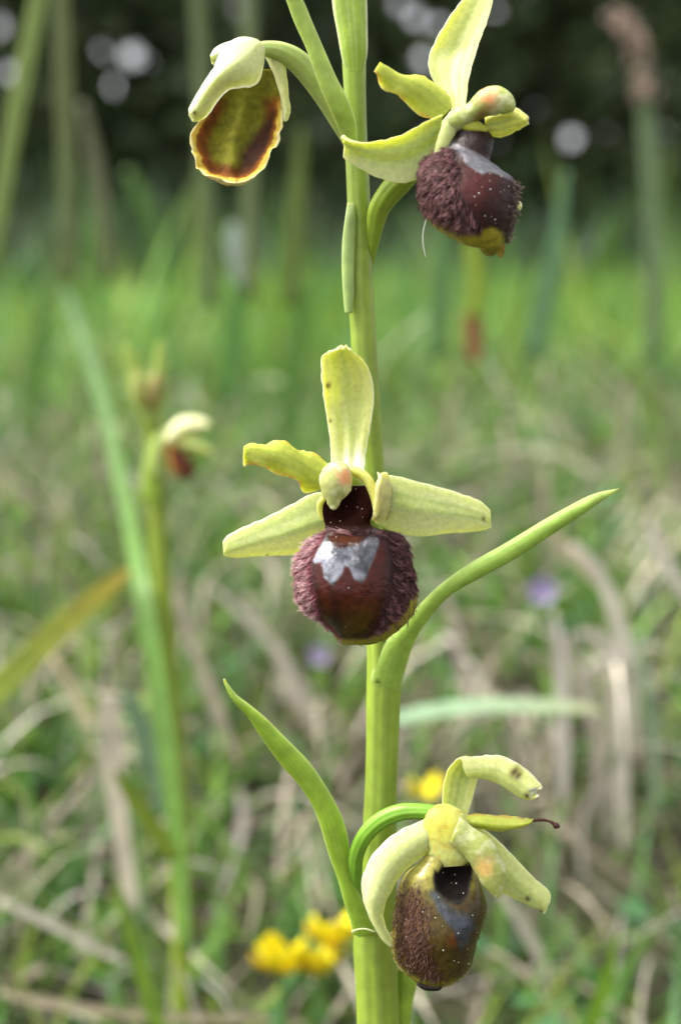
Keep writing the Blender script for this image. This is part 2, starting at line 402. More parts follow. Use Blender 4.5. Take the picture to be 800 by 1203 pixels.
def herb_mass():
    # little rounded leaves of clover and vetch between the blades
    x, y, D = field(6000, .27, 1.8, 1.4, 1.0); k = y > .09; x, y, D = x[k], y[k], D[k]
    cl = fb(x * 11 + 43, y * 11 + 2); k = rng.random(len(x)) < sst(.42, .62, cl); x, y, D = x[k], y[k], D[k]; n = len(x)
    z = hz(x, y) + rng.uniform(.002, .03, n); r = rng.uniform(.002, .0055, n) * np.clip(D * 1.3, .7, 1.8)
    th = np.linspace(0, 2 * np.pi, 7)[:-1]
    el = 1 + .45 * rng.random(n); az = rng.uniform(0, 6.28, n)
    u = np.stack([np.cos(az), np.sin(az), rng.normal(0, .35, n)], -1); v = np.stack([-np.sin(az), np.cos(az), rng.normal(.2, .4, n)], -1)
    c = np.stack([x, y, z], -1)
    ring = c[:, None] + u[:, None] * (r * el)[:, None, None] * np.cos(th)[None, :, None] + v[:, None] * r[:, None, None] * np.sin(th)[None, :, None]
    ctr = c - np.array([0, 0, .15]) * r[:, None]
    V = np.concatenate([ctr[:, None], ring], 1).reshape(-1, 3); b = np.arange(n)[:, None] * 7
    F = np.stack([np.broadcast_to(b, (n, 6)), b + 1 + np.arange(6)[None], b + 1 + (np.arange(6)[None] + 1) % 6], -1).reshape(-1, 3)
    cc = np.repeat(pal(n, [(.05, .14, .05), (.07, .17, .06), (.10, .20, .05), (.04, .10, .04)]), 7, 0)
    o = mesh_obj('ground_cover', V, F, M_HERB, None, cc); o['kind'] = 'stuff'
    o['label'] = 'small rounded clover and vetch leaves between the blades'; o['category'] = 'ground cover'
herb_mass()

# ------------------------------------------------------------------ woodland edge
GAPS = [(155, 66, .9), (118, 62, .6), (136, 102, .7), (203, 130, .55), (282, 12, .6), (490, 22, .8), (515, 30, .7), (497, 70, .75), (470, 5, .6), (670, 161, .8), (712, 155, .45), (12, 85, .7), (0, 30, .6), (745, 80, .4), (20, 120, .5), (100, 20, .4), (580, 12, .5)]
def trees():
    cam_p = np.array([0, -S, ZC])
    gd = [(P(gx, gy, 12000.) - cam_p, gr) for gx, gy, gr in GAPS]
    gd = [(d / np.linalg.norm(d), gr) for d, gr in gd]
    labels = {}
    spots = [(-7.2, 12.6, 8.5), (-5.6, 11.9, 7.2), (-4.2, 12.8, 9.2), (-2.7, 12.1, 8.0), (-1.35, 12.7, 8.8), (.1, 12.0, 7.6), (1.5, 12.6, 9.0), (2.8, 12.0, 7.8), (4.2, 12.8, 8.6), (5.7, 12.2, 7.4), (7.2, 12.7, 8.9)]
    looks = ['slender-trunked', 'crooked', 'tall straight', 'grey-barked', 'broad-crowned', 'mossy-trunked', 'tall dark', 'thin-stemmed', 'leaning', 'low-branched', 'wide-spreading']
    for i, (tx, ty, h) in enumerate(spots):
        tz = float(hz(tx, ty)); org = np.array([tx, ty, tz])
        root = thing('woodland_tree', looks[i] + ' broadleaf tree in the dark row at the meadow edge', 'tree', 'trees of the woodland edge')
        root.location = tuple(org)
        # trunk with limbs
        V = []; F = []
        def limb(p0, p1, r0, r1, bend):
            k = 9; sgm = 8; b0 = len(V); p0 = np.array(p0); p1 = np.array(p1)
            for a in range(sgm + 1):
                f = a / sgm; c = p0 * (1 - f) + p1 * f + np.array(bend) * math.sin(f * math.pi) ; r = r0 * (1 - f) + r1 * f
                if r0 > .07: r *= 1 + .5 * max(0, 1 - f * 9)
                for q in range(k):
                    an = q / k * 6.283; rr = r * (1 + .12 * math.sin(q * 2.3 + a))
                    V.append((c[0] + math.cos(an) * rr, c[1] + math.sin(an) * rr, c[2]))
            for a in range(sgm):
                for q in range(k):
                    F.append((b0 + a * k + q, b0 + a * k + (q + 1) % k, b0 + (a + 1) * k + (q + 1) % k, b0 + (a + 1) * k + q))
        r0 = rng.uniform(.07, .13)
        limb((0, 0, -.1), (rng.normal(0, .2), rng.normal(0, .2), h * .85), r0, .02, (rng.normal(0, .12), 0, 0))
        for q in range(9):
            zz = rng.uniform(.9, h * .7); an = rng.uniform(0, 6.28); ln = rng.uniform(.6, 1.8)
            limb((0, 0, zz), (math.cos(an) * ln, math.sin(an) * ln, zz + ln * .6), .03, .006, (0, 0, .1))
        bc = np.array([[.07, .06, .05], [.09, .085, .07], [.05, .05, .035]])[i % 3]
        mesh_obj('trunk', V, F, M_BARK, root, np.tile(bc, (len(V), 1)))
        # crown: leaf faces gathered round twig ends; a low skirt at the edge and a wide upper crown
        def cluster(nc, gen, nl, sz, sp):
            c = gen(nc); p = np.repeat(c, nl, 0) + rng.normal(0, sp, (nc * nl, 3)) * np.array([1, 1, .75]); return p, np.full(len(p), sz)
        low = lambda k: np.stack([rng.uniform(-1.05, 1.05, k), rng.uniform(-.55, .55, k), rng.uniform(.05, 3.4, k)], -1)
        def high(k):  # upper crown out of view, added to shade the low leaves
            d = rng.normal(0, 1, (k, 3)); d /= np.linalg.norm(d, axis=1)[:, None]; d *= rng.random((k, 1)) ** .4
            return d * np.array([2.4, 3.2, h * .32]) + np.array([0, .6, h * .66 + .6])
        a, sa = cluster(300, low, 34, .075, .19); b, sb = cluster(55, high, 26, .17, .33)
        p = np.concatenate([a, b]); sz = np.concatenate([sa, sb]) * rng.uniform(.6, 1.5, len(p))
        k = p[:, 2] > .02; p, sz = p[k], sz[k]
        rel = p + org - cam_p; keep = np.ones(len(p), bool)
        for d, gr in gd:       # openings through the leaf wall where the sky behind shows
            along = rel @ d; off = np.linalg.norm(rel - along[:, None] * d, axis=1)
            keep &= off > gr * (.07 + .45 * sz)
        p, sz = p[keep], sz[keep]; n = len(p)
        u = rng.normal(0, 1, (n, 3)); u /= np.linalg.norm(u, axis=1)[:, None]
        v = np.cross(u, rng.normal(0, 1, (n, 3))); v /= np.linalg.norm(v, axis=1)[:, None]
        A = p - u * sz[:, None]; B = p + v * sz[:, None] * .55; Cc = p + u * sz[:, None]; Dd = p - v * sz[:, None] * .55
        LV = np.stack([A, B, Cc, Dd], 1).reshape(-1, 3); LF = np.arange(n * 4).reshape(-1, 4)
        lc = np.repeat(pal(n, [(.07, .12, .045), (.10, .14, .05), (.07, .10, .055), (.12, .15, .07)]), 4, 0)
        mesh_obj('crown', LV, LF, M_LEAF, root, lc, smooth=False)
trees()

# ------------------------------------------------------------------ single blades and stalks of the meadow
def ribbon(pts, d, col, mat=None, name='grass_leaf', label='', cat='grass blade', group=None, th=.35, keel=.4, parent=None, tipc=None, n=6, tilt=0):
    """one blade through (x, y, half width) directions at depth d (number or list of (t, mm))"""
    a = np.array(pts, float); tg = np.gradient(a[:, :2], axis=0); tg /= np.linalg.norm(tg, axis=1)[:, None] + 1e-9
    pr = np.stack([-tg[:, 1], tg[:, 0]], 1)
    st = np.concatenate([a[:, :2] - pr * a[:, 2:3], a[:, :2] + pr * a[:, 2:3]], 1)
    base = np.asarray(col, float); tc = base if tipc is None else np.asarray(tipc, float)
    def cf(t, s, x, y, f):
        c = mix(base, tc, t ** 2); return c * (1 - .18 * gau(s, .12) + .10 * np.cos(s * 12))[..., None]
    g = loft(name, parent, st, mat or M_BLADE, dep=d, tilt=tilt, col=cf, th=th, nu=7, n=n, curl=lambda t, s: -keel * (1 - s * s))
    if label: tag(g.o, label, cat, group)
    return g.o
gz = 'grass blades standing out from the meadow'
G1 = (.10, .24, .03); G2 = (.10, .26, .10); G3 = (.22, .30, .05); ST = (.56, .51, .44); ST2 = (.46, .40, .34)
ribbon([(218, 1120, 6), (210, 1010, 9), (198, 900, 11), (183, 790, 12), (168, 700, 11), (153, 620, 9), (134, 530, 8), (112, 440, 8), (88, 372, 6), (76, 338, 2)], [(0, 125), (.5, 150), (.75, 280), (1, 480)], (.16, .31, .05), label='broad blue-green blade leaning across the blurred orchid stem', tipc=(.09, .16, .08))
ribbon([(-25, 830, 16), (30, 778, 16), (75, 735, 15), (115, 700, 12), (150, 672, 6), (165, 662, 2)], [(0, 150), (1, 190)], (.20, .26, .03), tilt=-1, label='yellow-green blade with an orange withered tip, slanting up to the blurred orchid', tipc=(.42, .26, .04))
ribbon([(440, 852, 5), (490, 838, 8), (560, 829, 9), (640, 829, 8), (690, 832, 6), (712, 838, 2)], 170, (.26, .40, .24), tilt=-5, label='pale blue-green blade lying level across the straw', tipc=(.30, .26, .14))
ribbon([(683, 1235, 9), (700, 1185, 9), (715, 1140, 7), (724, 1098, 2)], 110, (.20, .36, .03), label='bright green pointed blade tip standing below the level blade')
ribbon([(700, 1180, 12), (745, 1150, 13), (790, 1125, 12), (840, 1100, 6)], 200, (.18, .36, .14), tilt=-5, label='wide soft green blade slanting behind the bright pointed tip')
ribbon([(196, 1235, 9), (178, 1180, 10), (160, 1120, 9), (146, 1070, 6), (137, 1035, 2)], 120, (.20, .34, .04), label='yellow-green young blade below the blurred orchid stem')
ribbon([(205, 1010, 8), (190, 985, 10), (168, 955, 10), (148, 925, 7), (135, 905, 2)], 125, (.20, .28, .03), label='short olive blade branching off beside the bleached blade')
ribbon([(196, 960, 8), (182, 910, 12), (165, 850, 13), (148, 815, 6)], 175, (.22, .34, .20), label='greyish green folded blade next to the bleached blade')
ribbon([(128, 815, 10), (131, 850, 13), (134, 900, 13), (140, 960, 11), (150, 1030, 10), (156, 1070, 7)], 170, (.60, .53, .43), M_DRY, 'dry_leaf', 'bleached cream blade hanging beside the greyish green blade', 'dry blade')
dg = 'straws hanging over the bank'
for pts, d, c, lb in [
    ([(672, 640, 6), (700, 668, 9), (722, 720, 11), (738, 790, 11), (744, 850, 8), (748, 890, 3)], 230, ST, 'long arching straw that bends over the dark hollow'),
    ([(680, 742, 6), (702, 748, 9), (722, 775, 10), (729, 850, 10), (731, 940, 10), (733, 1000, 6)], 220, (.56, .51, .44), 'thick straw with a kinked top hanging straight down'),
    ([(650, 720, 4), (658, 770, 10), (660, 840, 11), (661, 900, 10), (660, 945, 6)], 210, (.52, .47, .43), 'straight grey straw hanging beside the violet flower'),
    ([(668, 745, 4), (682, 800, 8), (698, 860, 9), (712, 940, 8), (716, 990, 4)], 235, ST2, 'thin brown straw slanting between two hanging straws'),
    ([(640, 620, 5), (660, 640, 9), (682, 662, 8), (705, 690, 3)], 260, (.46, .40, .26), 'short buff straw lying above the arching straw'),
    ([(760, 610, 5), (775, 650, 9), (800, 690, 9), (830, 740, 5)], 250, ST, 'bent straw above the dark hollow reaching out past it'),
    ([(770, 960, 5), (768, 880, 9), (758, 800, 9), (742, 740, 4)], 225, (.24, .32, .20), 'grey-green blade crossing the hanging straws'),
    ([(205, 700, 4), (228, 760, 8), (255, 830, 8), (282, 900, 4)], 200, (.44, .38, .30), 'straight straw leaning beside the blurred orchid stem'),
    ([(60, 770, 5), (80, 800, 8), (98, 838, 8), (108, 862, 3)], 200, (.58, .50, .32), 'short straw-yellow stub under the slanting blade'),
    ([(290, 700, 4), (320, 760, 7), (350, 820, 7), (395, 880, 3)], 260, ST2, 'brown straw slanting down towards the long leaf-like bract'),
    ([(250, 690, 4), (300, 735, 7), (345, 790, 7), (375, 850, 4)], 280, ST, 'pale straw lying across the brown straw'),
    ([(0, 1058, 6), (50, 1080, 8), (110, 1112, 8), (150, 1130, 4)], 150, ST, 'pale straw lying low among green tufts'),
    ([(0, 1165, 6), (60, 1178, 8), (140, 1190, 8), (230, 1196, 8), (320, 1196, 7), (370, 1205, 4)], 130, (.42, .36, .25), 'long straw lying along the foot of the bank'),
    ([(520, 690, 4), (535, 740, 7), (545, 800, 8), (552, 850, 4)], 250, ST2, 'dull straw hanging behind the level blade'),
    ([(590, 1050, 6), (612, 1085, 9), (632, 1120, 9), (645, 1160, 6)], 160, (.46, .42, .34), 'pale straw slanting down behind the lowest flower'),
]:
    pts = [(a, b, r * .72) for a, b, r in pts]
    ribbon(pts, d, np.array(c) * 1.1, M_DRY, 'straw', lb, 'straw', dg)
tg_ = 'tall grass stalks against the wood'
for pts, d, c, lb in [
    ([(-12, 330, 9), (2, 240, 10), (20, 130, 11), (36, 50, 11), (52, -30, 9)], 260, (.22, .30, .08), 'thick pale green stalk leaning inwards against the dark wood'),
    ([(80, 330, 9), (80, 220, 10), (76, 110, 10), (72, 0, 9), (70, -40, 8)], 380, (.15, .19, .07), 'dull upright stalk next to the thick pale leaning stalk'),
    ([(128, 330, 7), (120, 240, 9), (108, 170, 8), (96, 120, 4)], 420, (.16, .17, .09), 'short brownish stalk under the bright sky gaps'),
    ([(248, 360, 8), (244, 260, 9), (240, 130, 9), (232, 0, 8), (230, -40, 7)], 420, (.15, .20, .08), 'grey-green stalk passing behind the drooping flower'),
    ([(292, 350, 8), (294, 240, 9), (294, 120, 9), (292, 0, 8), (291, -40, 7)], 400, (.18, .23, .10), 'paler grey-green stalk passing behind the drooping flower stalk'),
    ([(340, 360, 9), (345, 290, 11), (350, 220, 9), (355, 150, 3)], 400, (.14, .20, .04), 'olive blade standing between the drooping flower and the stem'),
    ([(626, 420, 11), (640, 350, 11), (655, 280, 9), (664, 200, 3)], 450, (.14, .27, .13), 'pale green blade under the round sky gap'),
]:
    ribbon(pts, d, c, None, 'grass_stalk', lb, 'grass stalk', tg_, th=1.2)
for pts, d, c, lb in [
    ([(150, 200, 5), (170, 240, 9), (185, 280, 8), (190, 330, 5)], 900, (.10, .20, .04), 'leaning dark green blade low against the wood'),
    ([(30, 520, 12), (40, 440, 13), (48, 380, 9), (54, 340, 3)], 500, (.13, .26, .05), 'soft green upright blade by the thick leaning stalk'),
    ([(270, 470, 10), (272, 400, 12), (280, 340, 9), (284, 290, 3)], 480, (.13, .30, .07), 'soft green upright blade below the drooping flower'),
    ([(330, 520, 10), (345, 430, 12), (352, 370, 9), (356, 330, 3)], 520, (.12, .26, .05), 'mid green blade close beside the flowering stem'),
    ([(516, 420, 12), (516, 350, 14), (518, 290, 10), (522, 240, 3)], 520, (.14, .28, .09), 'hazy green blade just below the topmost dark lip'),
]:
    ribbon(pts, d, c, None, 'grass_leaf', lb, 'grass blade', gz, th=.8)
ribbon([(284, 335, 5), (280, 310, 10), (277, 285, 12), (274, 262, 5)], 430, (.42, .50, .44), name='grass_leaf', label='pale silvery leaf tip standing behind the drooping flower', cat='leaf', th=1.2)
t = thing('reddish_grass_stalk', 'yellow-green stalk with a reddish foot under the topmost lip', 'grass stalk')
ribbon([(557, 425, 9), (556, 395, 10), (555, 365, 10)], 330, (.30, .13, .06), parent=t, name='sheath', th=1.4)
ribbon([(556, 372, 9), (560, 340, 10), (557, 305, 10), (551, 270, 6)], 328, (.30, .40, .04), parent=t, name='blade', th=1.2)
t = thing('flowering_grass', 'tall grey-green grass with a pinkish seed head against the wood', 'grass')
ribbon([(768, 420, 9), (768, 300, 10), (764, 200, 10), (756, 110, 9), (750, 60, 6)], 450, (.17, .25, .12), parent=t, name='stalk', th=1.4)
def seed_head(parent):
    V = []; F = []
    pts = cr(np.array([(758, 118), (752, 80), (744, 48), (728, 22)], float), 10)
    for i in range(150):
        q = pts[rng.integers(len(pts))]; c = P(q[0] + rng.normal(0, 6), q[1] + rng.normal(0, 4), 450 + rng.normal(0, 6))
        u = np.array([rng.normal(0, .4), rng.normal(0, .4), 1]); u /= np.linalg.norm(u); v = np.cross(u, [rng.normal(), rng.normal(), .1]); v /= np.linalg.norm(v); k = np.cross(u, v)
        b = len(V); l = .0032
        V += [c - u * l, c + v * l * .3, c + k * l * .3, c - v * l * .3, c - k * l * .3, c + u * l]
        F += [(b, b + 1, b + 2), (b, b + 2, b + 3), (b, b + 3, b + 4), (b, b + 4, b + 1), (b + 5, b + 2, b + 1), (b + 5, b + 3, b + 2), (b + 5, b + 4, b + 3), (b + 5, b + 1, b + 4)]
    o = mesh_obj('seed_head', np.array(V), F, M_DRY, parent, np.tile([.30, .22, .18], (len(V), 1))); o['kind'] = 'stuff'
seed_head(t)

# ------------------------------------------------------------------ small wild flowers
def petal_mesh(name, parent, c, dirv, upv, L_, W_, col, cup=.3):
    """small solid petal from c along dirv"""
    d = np.array(dirv, float); d /= np.linalg.norm(d); u = np.array(upv, float); u -= d * (u @ d); u /= np.linalg.norm(u); s = np.cross(d, u)
    V = []; F = []; m, k = 7, 7
    for side in (1, -1):
        for i in range(m):
            f = i / (m - 1); wv = W_ * math.sin(math.pi * min(1, .12 + f * .86)) ** .7
            for j in range(k):
                g = j / (k - 1) * 2 - 1
                V.append(c + d * L_ * f + s * wv * g * .5 + u * (cup * L_ * (f ** 2) + cup * W_ * g * g * .8 + side * .00022 * (1 - g * g)))
    for q in range(2):
        for i in range(m - 1):
            for j in range(k - 1):
                a = q * m * k + i * k + j; F.append((a, a + 1, a + k + 1, a + k) if q == 0 else (a, a + k, a + k + 1, a + 1))
    return mesh_obj(name, np.array(V), F, M_PETAL, parent, np.tile(col, (len(V), 1)))
def stalk(name, parent, p0, p1, r, col, bend=(0, 0, 0)):
    V = []; F = []; k = 7; m = 9; p0 = np.array(p0); p1 = np.array(p1)
    for i in range(m):
        f = i / (m - 1); c = p0 * (1 - f) + p1 * f + np.array(bend) * math.sin(f * math.pi)
        for q in range(k): V.append(c + np.array([math.cos(q / k * 6.283), math.sin(q / k * 6.283), 0]) * r * (1 - .3 * f))
    for i in range(m - 1):
        for q in range(k): F.append((i * k + q, i * k + (q + 1) % k, (i + 1) * k + (q + 1) % k, (i + 1) * k + q))
    return mesh_obj(name, np.array(V), F, M_HERB, parent, np.tile(col, (len(V), 1)))
def vetch(label, heads, d, sz=.0068):
    root = thing('yellow_vetch', label, 'wildflower')
    Y = (.85, .76, .02)
    g0 = P(np.mean([h[0] for h in heads]), heads[0][1] + 60, d); g0[2] = hz(g0[0], g0[1])
    for hx, hy, k in heads:
        c = P(hx, hy, d + rng.normal(0, 3))
        fl = stalk('stem', root, g0, c, .0007, (.10, .20, .04), (rng.normal(0, .004), 0, .004))
        for q in range(k):
            an = q / k * 6.283 + rng.random(); dv = np.array([math.cos(an), math.sin(an) * .8 - .3, .35 + .2 * rng.random()])
            b = c + dv * .0006
            petal_mesh('banner', fl, b, dv + np.array([0, 0, .6]), -dv + np.array([0, 0, .9]), sz * 1.0, sz * 1.0, Y, .15)
            petal_mesh('wing', fl, b, dv + np.array([.15, 0, 0]), (0, 0, 1), sz * .95, sz * .55, (.85, .70, .02), .2)
            petal_mesh('keel', fl, b, dv - np.array([0, 0, .15]), (0, 0, 1), sz * .8, sz * .4, (.80, .55, .02), .25)
    for q in range(7):
        an = rng.uniform(0, 6.28); f = rng.uniform(.3, .9); c = g0 * (1 - f) + P(heads[0][0], heads[0][1], d) * f
        petal_mesh('leaflet', root, c, (math.cos(an), math.sin(an), .3), (0, 0, 1), .006, .003, (.07, .16, .05), .1)
vetch('cluster of three bright yellow pea flowers beside the stem foot', [(332, 1144, 4), (374, 1146, 3), (393, 1114, 3)], 115)
vetch('lone yellow pea flower half hidden behind the lowest flower', [(502, 940, 2)], 190, .0058)
def violet(label, px, py, d, sz):
    root = thing('violet_flower', label, 'wildflower')
    c = P(px, py, d); g0 = c.copy(); g0[1] += .01; g0[2] = hz(g0[0], g0[1])
    stalk('stem', root, g0, c + np.array([0, .001, 0]), .0006, (.09, .16, .05))
    for q in range(5):
        an = q / 5 * 6.283 + .3; dv = np.array([math.cos(an), -.35, math.sin(an)])
        petal_mesh('petal', root, c, dv, (0, -1, 0), sz, sz * .8, (.50, .42, .66), .15)
violet('small pale violet flower above the hanging straws', 636, 692, 230, .0045)
violet('tiny violet flower low behind the central dark lip', 375, 768, 260, .0036)

# ------------------------------------------------------------------ the flowering orchid
orchid = thing('spider_orchid', 'sharp flowering orchid with four dark furry-lipped blooms on a green stem', 'orchid')
STEM = (.25, .345, .04)
def stem_col(t, s, x, y, f):
    c = np.broadcast_to(np.array(STEM), x.shape + (3,)).copy()
    c = c * (1 + .22 * (fb(x * .06, y * .012) - .5) * 2)[..., None]
    c = mix(c, (.34, .46, .10), .45 * gau(s - .1, .12) + .35 * gau(s + .55, .1))
    return c
st_e = [(398, 431, -60), (399, 431, 0), (401, 431, 40), (402, 430, 75), (404, 430, 110), (405, 431, 150), (406, 433, 190), (408, 435, 240), (409, 437, 290), (408, 438, 330), (411, 441, 380), (414, 444, 430), (420, 448, 490), (425, 452, 560), (428, 460, 640), (430, 471, 730), (431, 473, 780), (430, 470, 830), (430, 468, 880), (428, 466, 940), (424, 466, 1000), (418, 466, 1060), (415, 466, 1110), (418, 468, 1170), (420, 470, 1260), (422, 472, 1500), (421, 474, 1900), (420, 476, 2420)]
tube('stem', orchid, [((a + b) / 2, y, (b - a) / 2) for a, b, y in st_e], M_STEM, 0, stem_col, n=6, nu=25, ridge=.035)

BR = (.26, .42, .045)
def bract_col(base=BR, pale=(.42, .52, .16)):
    def f_(t, s, x, y, f):
        c = np.broadcast_to(np.array(base), x.shape + (3,)) * (1 + .3 * (fb(x * .05 + 9, y * .05) - .5))[..., None]
        c = mix(c, pale, .6 * sst(.75, 1, np.abs(s)) + .5 * sst(.8, 1, t) + .22 * gau(s % .4 - .2, .05))
        return mix(c, (.16, .12, .04), gau(t - 1, .012) * .7)
    return f_
def body(k): return lambda t, s: k * np.sqrt(np.clip(1 - s * s, 0, 1)) * np.minimum(1, (1 - t) * 7 + .05)
loft('bract', orchid, [(436, 850, 452, 852), (434, 815, 462, 825), (438, 785, 472, 800), (452, 755, 480, 775), (468, 738, 489, 750), (490, 713, 507, 723), (517, 687, 531, 698), (553, 661, 566, 678), (597, 636, 608, 655), (640, 610, 650, 627), (675, 591, 688, 602), (700, 579.5, 706, 589), (727, 573.5, 727.5, 575)],
     M_BRACT, [(0, .3), (.1, -.6), (.2, -1.6), (.35, -3), (.6, -5), (1, -7)], front=body(.75), back=lambda t, s: -1.1 * np.sqrt(np.clip(1 - s * s, 0, 1)) * np.minimum(1, (1 - t) * 7 + .05), col=bract_col((.30, .46, .07), (.48, .58, .2)), nu=19)
loft('bract', orchid, [(413, 1096, 443, 1096), (412, 1086, 441, 1088), (404, 1060, 428, 1062), (398, 1037, 415, 1030), (390, 1015, 411.5, 1005), (383.5, 996, 409, 985), (376, 970, 404, 965), (366, 945, 396, 946), (350, 921, 382, 922), (333, 902, 365, 897), (319, 884, 348, 879), (304, 862, 331, 862), (291, 842, 313, 844), (278, 828, 295, 829), (269, 815, 279, 817), (264, 803, 268, 804), (262.5, 799, 264, 799.5)],
     M_BRACT, [(0, -2.6), (.3, -3.5), (1, -6)], front=body(.6), back=lambda t, s: -.25 * np.sqrt(np.clip(1 - s * s, 0, 1)), col=bract_col((.25, .39, .03)), nu=19)
tube('bract_rim', orchid, [(413, 1095, .9), (420, 1092, 1.0), (430, 1091.5, 1.0), (441, 1095, .8)], M_BRACT, -4.7, (.55, .62, .3), n=4, nu=7)
loft('bract', orchid, [(404, 172, 420, 170), (396, 148, 418, 143), (389, 133, 409, 117), (375, 101, 395, 90), (360, 58, 381, 58), (346, 27, 367.5, 27), (336, 0, 356, 0), (326, -22, 341, -22), (318, -40, 321, -40)],
     M_BRACT, [(0, -2), (.3, -5.0), (1, -7)], front=body(.6), back=lambda t, s: -.25 * np.sqrt(np.clip(1 - s * s, 0, 1)), col=bract_col((.36, .48, .10), (.5, .6, .22)), nu=19)
loft('bract', orchid, [(405, 368, 414, 368), (403, 345, 416, 345), (401.5, 316, 416, 316), (402, 285, 417, 285), (404.5, 262, 418, 262), (408, 238, 416, 238)],
     M_BRACT, -1.3, front=body(.4), back=lambda t, s: -.3 * np.sqrt(np.clip(1 - s * s, 0, 1)), col=bract_col((.31, .42, .14), (.38, .48, .22)), nu=13)
loft('bract', orchid, [(407, 86, 426, 84), (402, 70, 430.5, 70), (399, 55, 432, 58), (396, 38, 432, 40), (391, 10, 431.5, 10), (389, -20, 430, -20), (392, -45, 425, -45), (405, -60, 412, -60)],
     M_BRACT, [(0, -.2), (.3, -.7), (1, -1)], front=body(.95), back=lambda t, s: -.8 * np.sqrt(np.clip(1 - s * s, 0, 1)), col=bract_col((.30, .42, .05), (.75, .78, .5)), nu=19)
loft('bract', orchid, [(458, 1320, 478, 1320), (461, 1203, 482, 1203), (466, 1150, 490, 1150), (470, 1110, 489, 1105), (474, 1085, 484, 1080)],
     M_BRACT, 1.5, front=body(.7), back=lambda t, s: -.6 * np.sqrt(np.clip(1 - s * s, 0, 1)), col=bract_col((.26, .40, .03)), nu=15)

# tepal tints -------------------------------------------------------
def tep(base=(.50, .57, .18), pale=(.68, .71, .38), vein=(.30, .45, .04), edge=(.62, .66, .28), veins=(0, -.5, .5), half=None, basewhite=0, dots=(), vw=.09, warm=0):
    def f_(t, s, x, y, f):
        c = np.broadcast_to(np.array(base), x.shape + (3,)).copy()
        c = mix(c, pale, .15 + .5 * fb(t * 5 + 3, s * 3 + x * .01) + .18 * np.cos(s * 11))
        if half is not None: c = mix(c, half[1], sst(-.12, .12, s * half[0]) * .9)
        for q, v in enumerate(veins): c = mix(c, vein, gau(s - v - .03 * np.sin(t * 9 + q), vw * (1.4 if v == 0 else 1)) * (.95 if v == 0 else .65) * (1 - .4 * t))
        c = mix(c, (.80, .82, .62), basewhite * gau(t - .12, .10))
        c = mix(c, edge, .8 * sst(.86, 1, np.abs(s)))
        if warm: c = mix(c, (.45, .16, .03), warm * sst(.8, 1, np.abs(s)) * sst(.35, .6, n2(x * .2, y * .2)))
        c = mix(c, (.58, .60, .40), np.full(x.shape, .05 if warm else .26))
        for dx, dy, r in dots: c = mix(c, (.07, .03, .01), gau(np.hypot(x - dx, y - dy), r))
        return c
    return f_
OL = dict(base=(.36, .41, .03), pale=(.48, .50, .08), vein=(.27, .35, .02), edge=(.58, .50, .10), warm=.8)
SIDE = (.76, .79, .58)

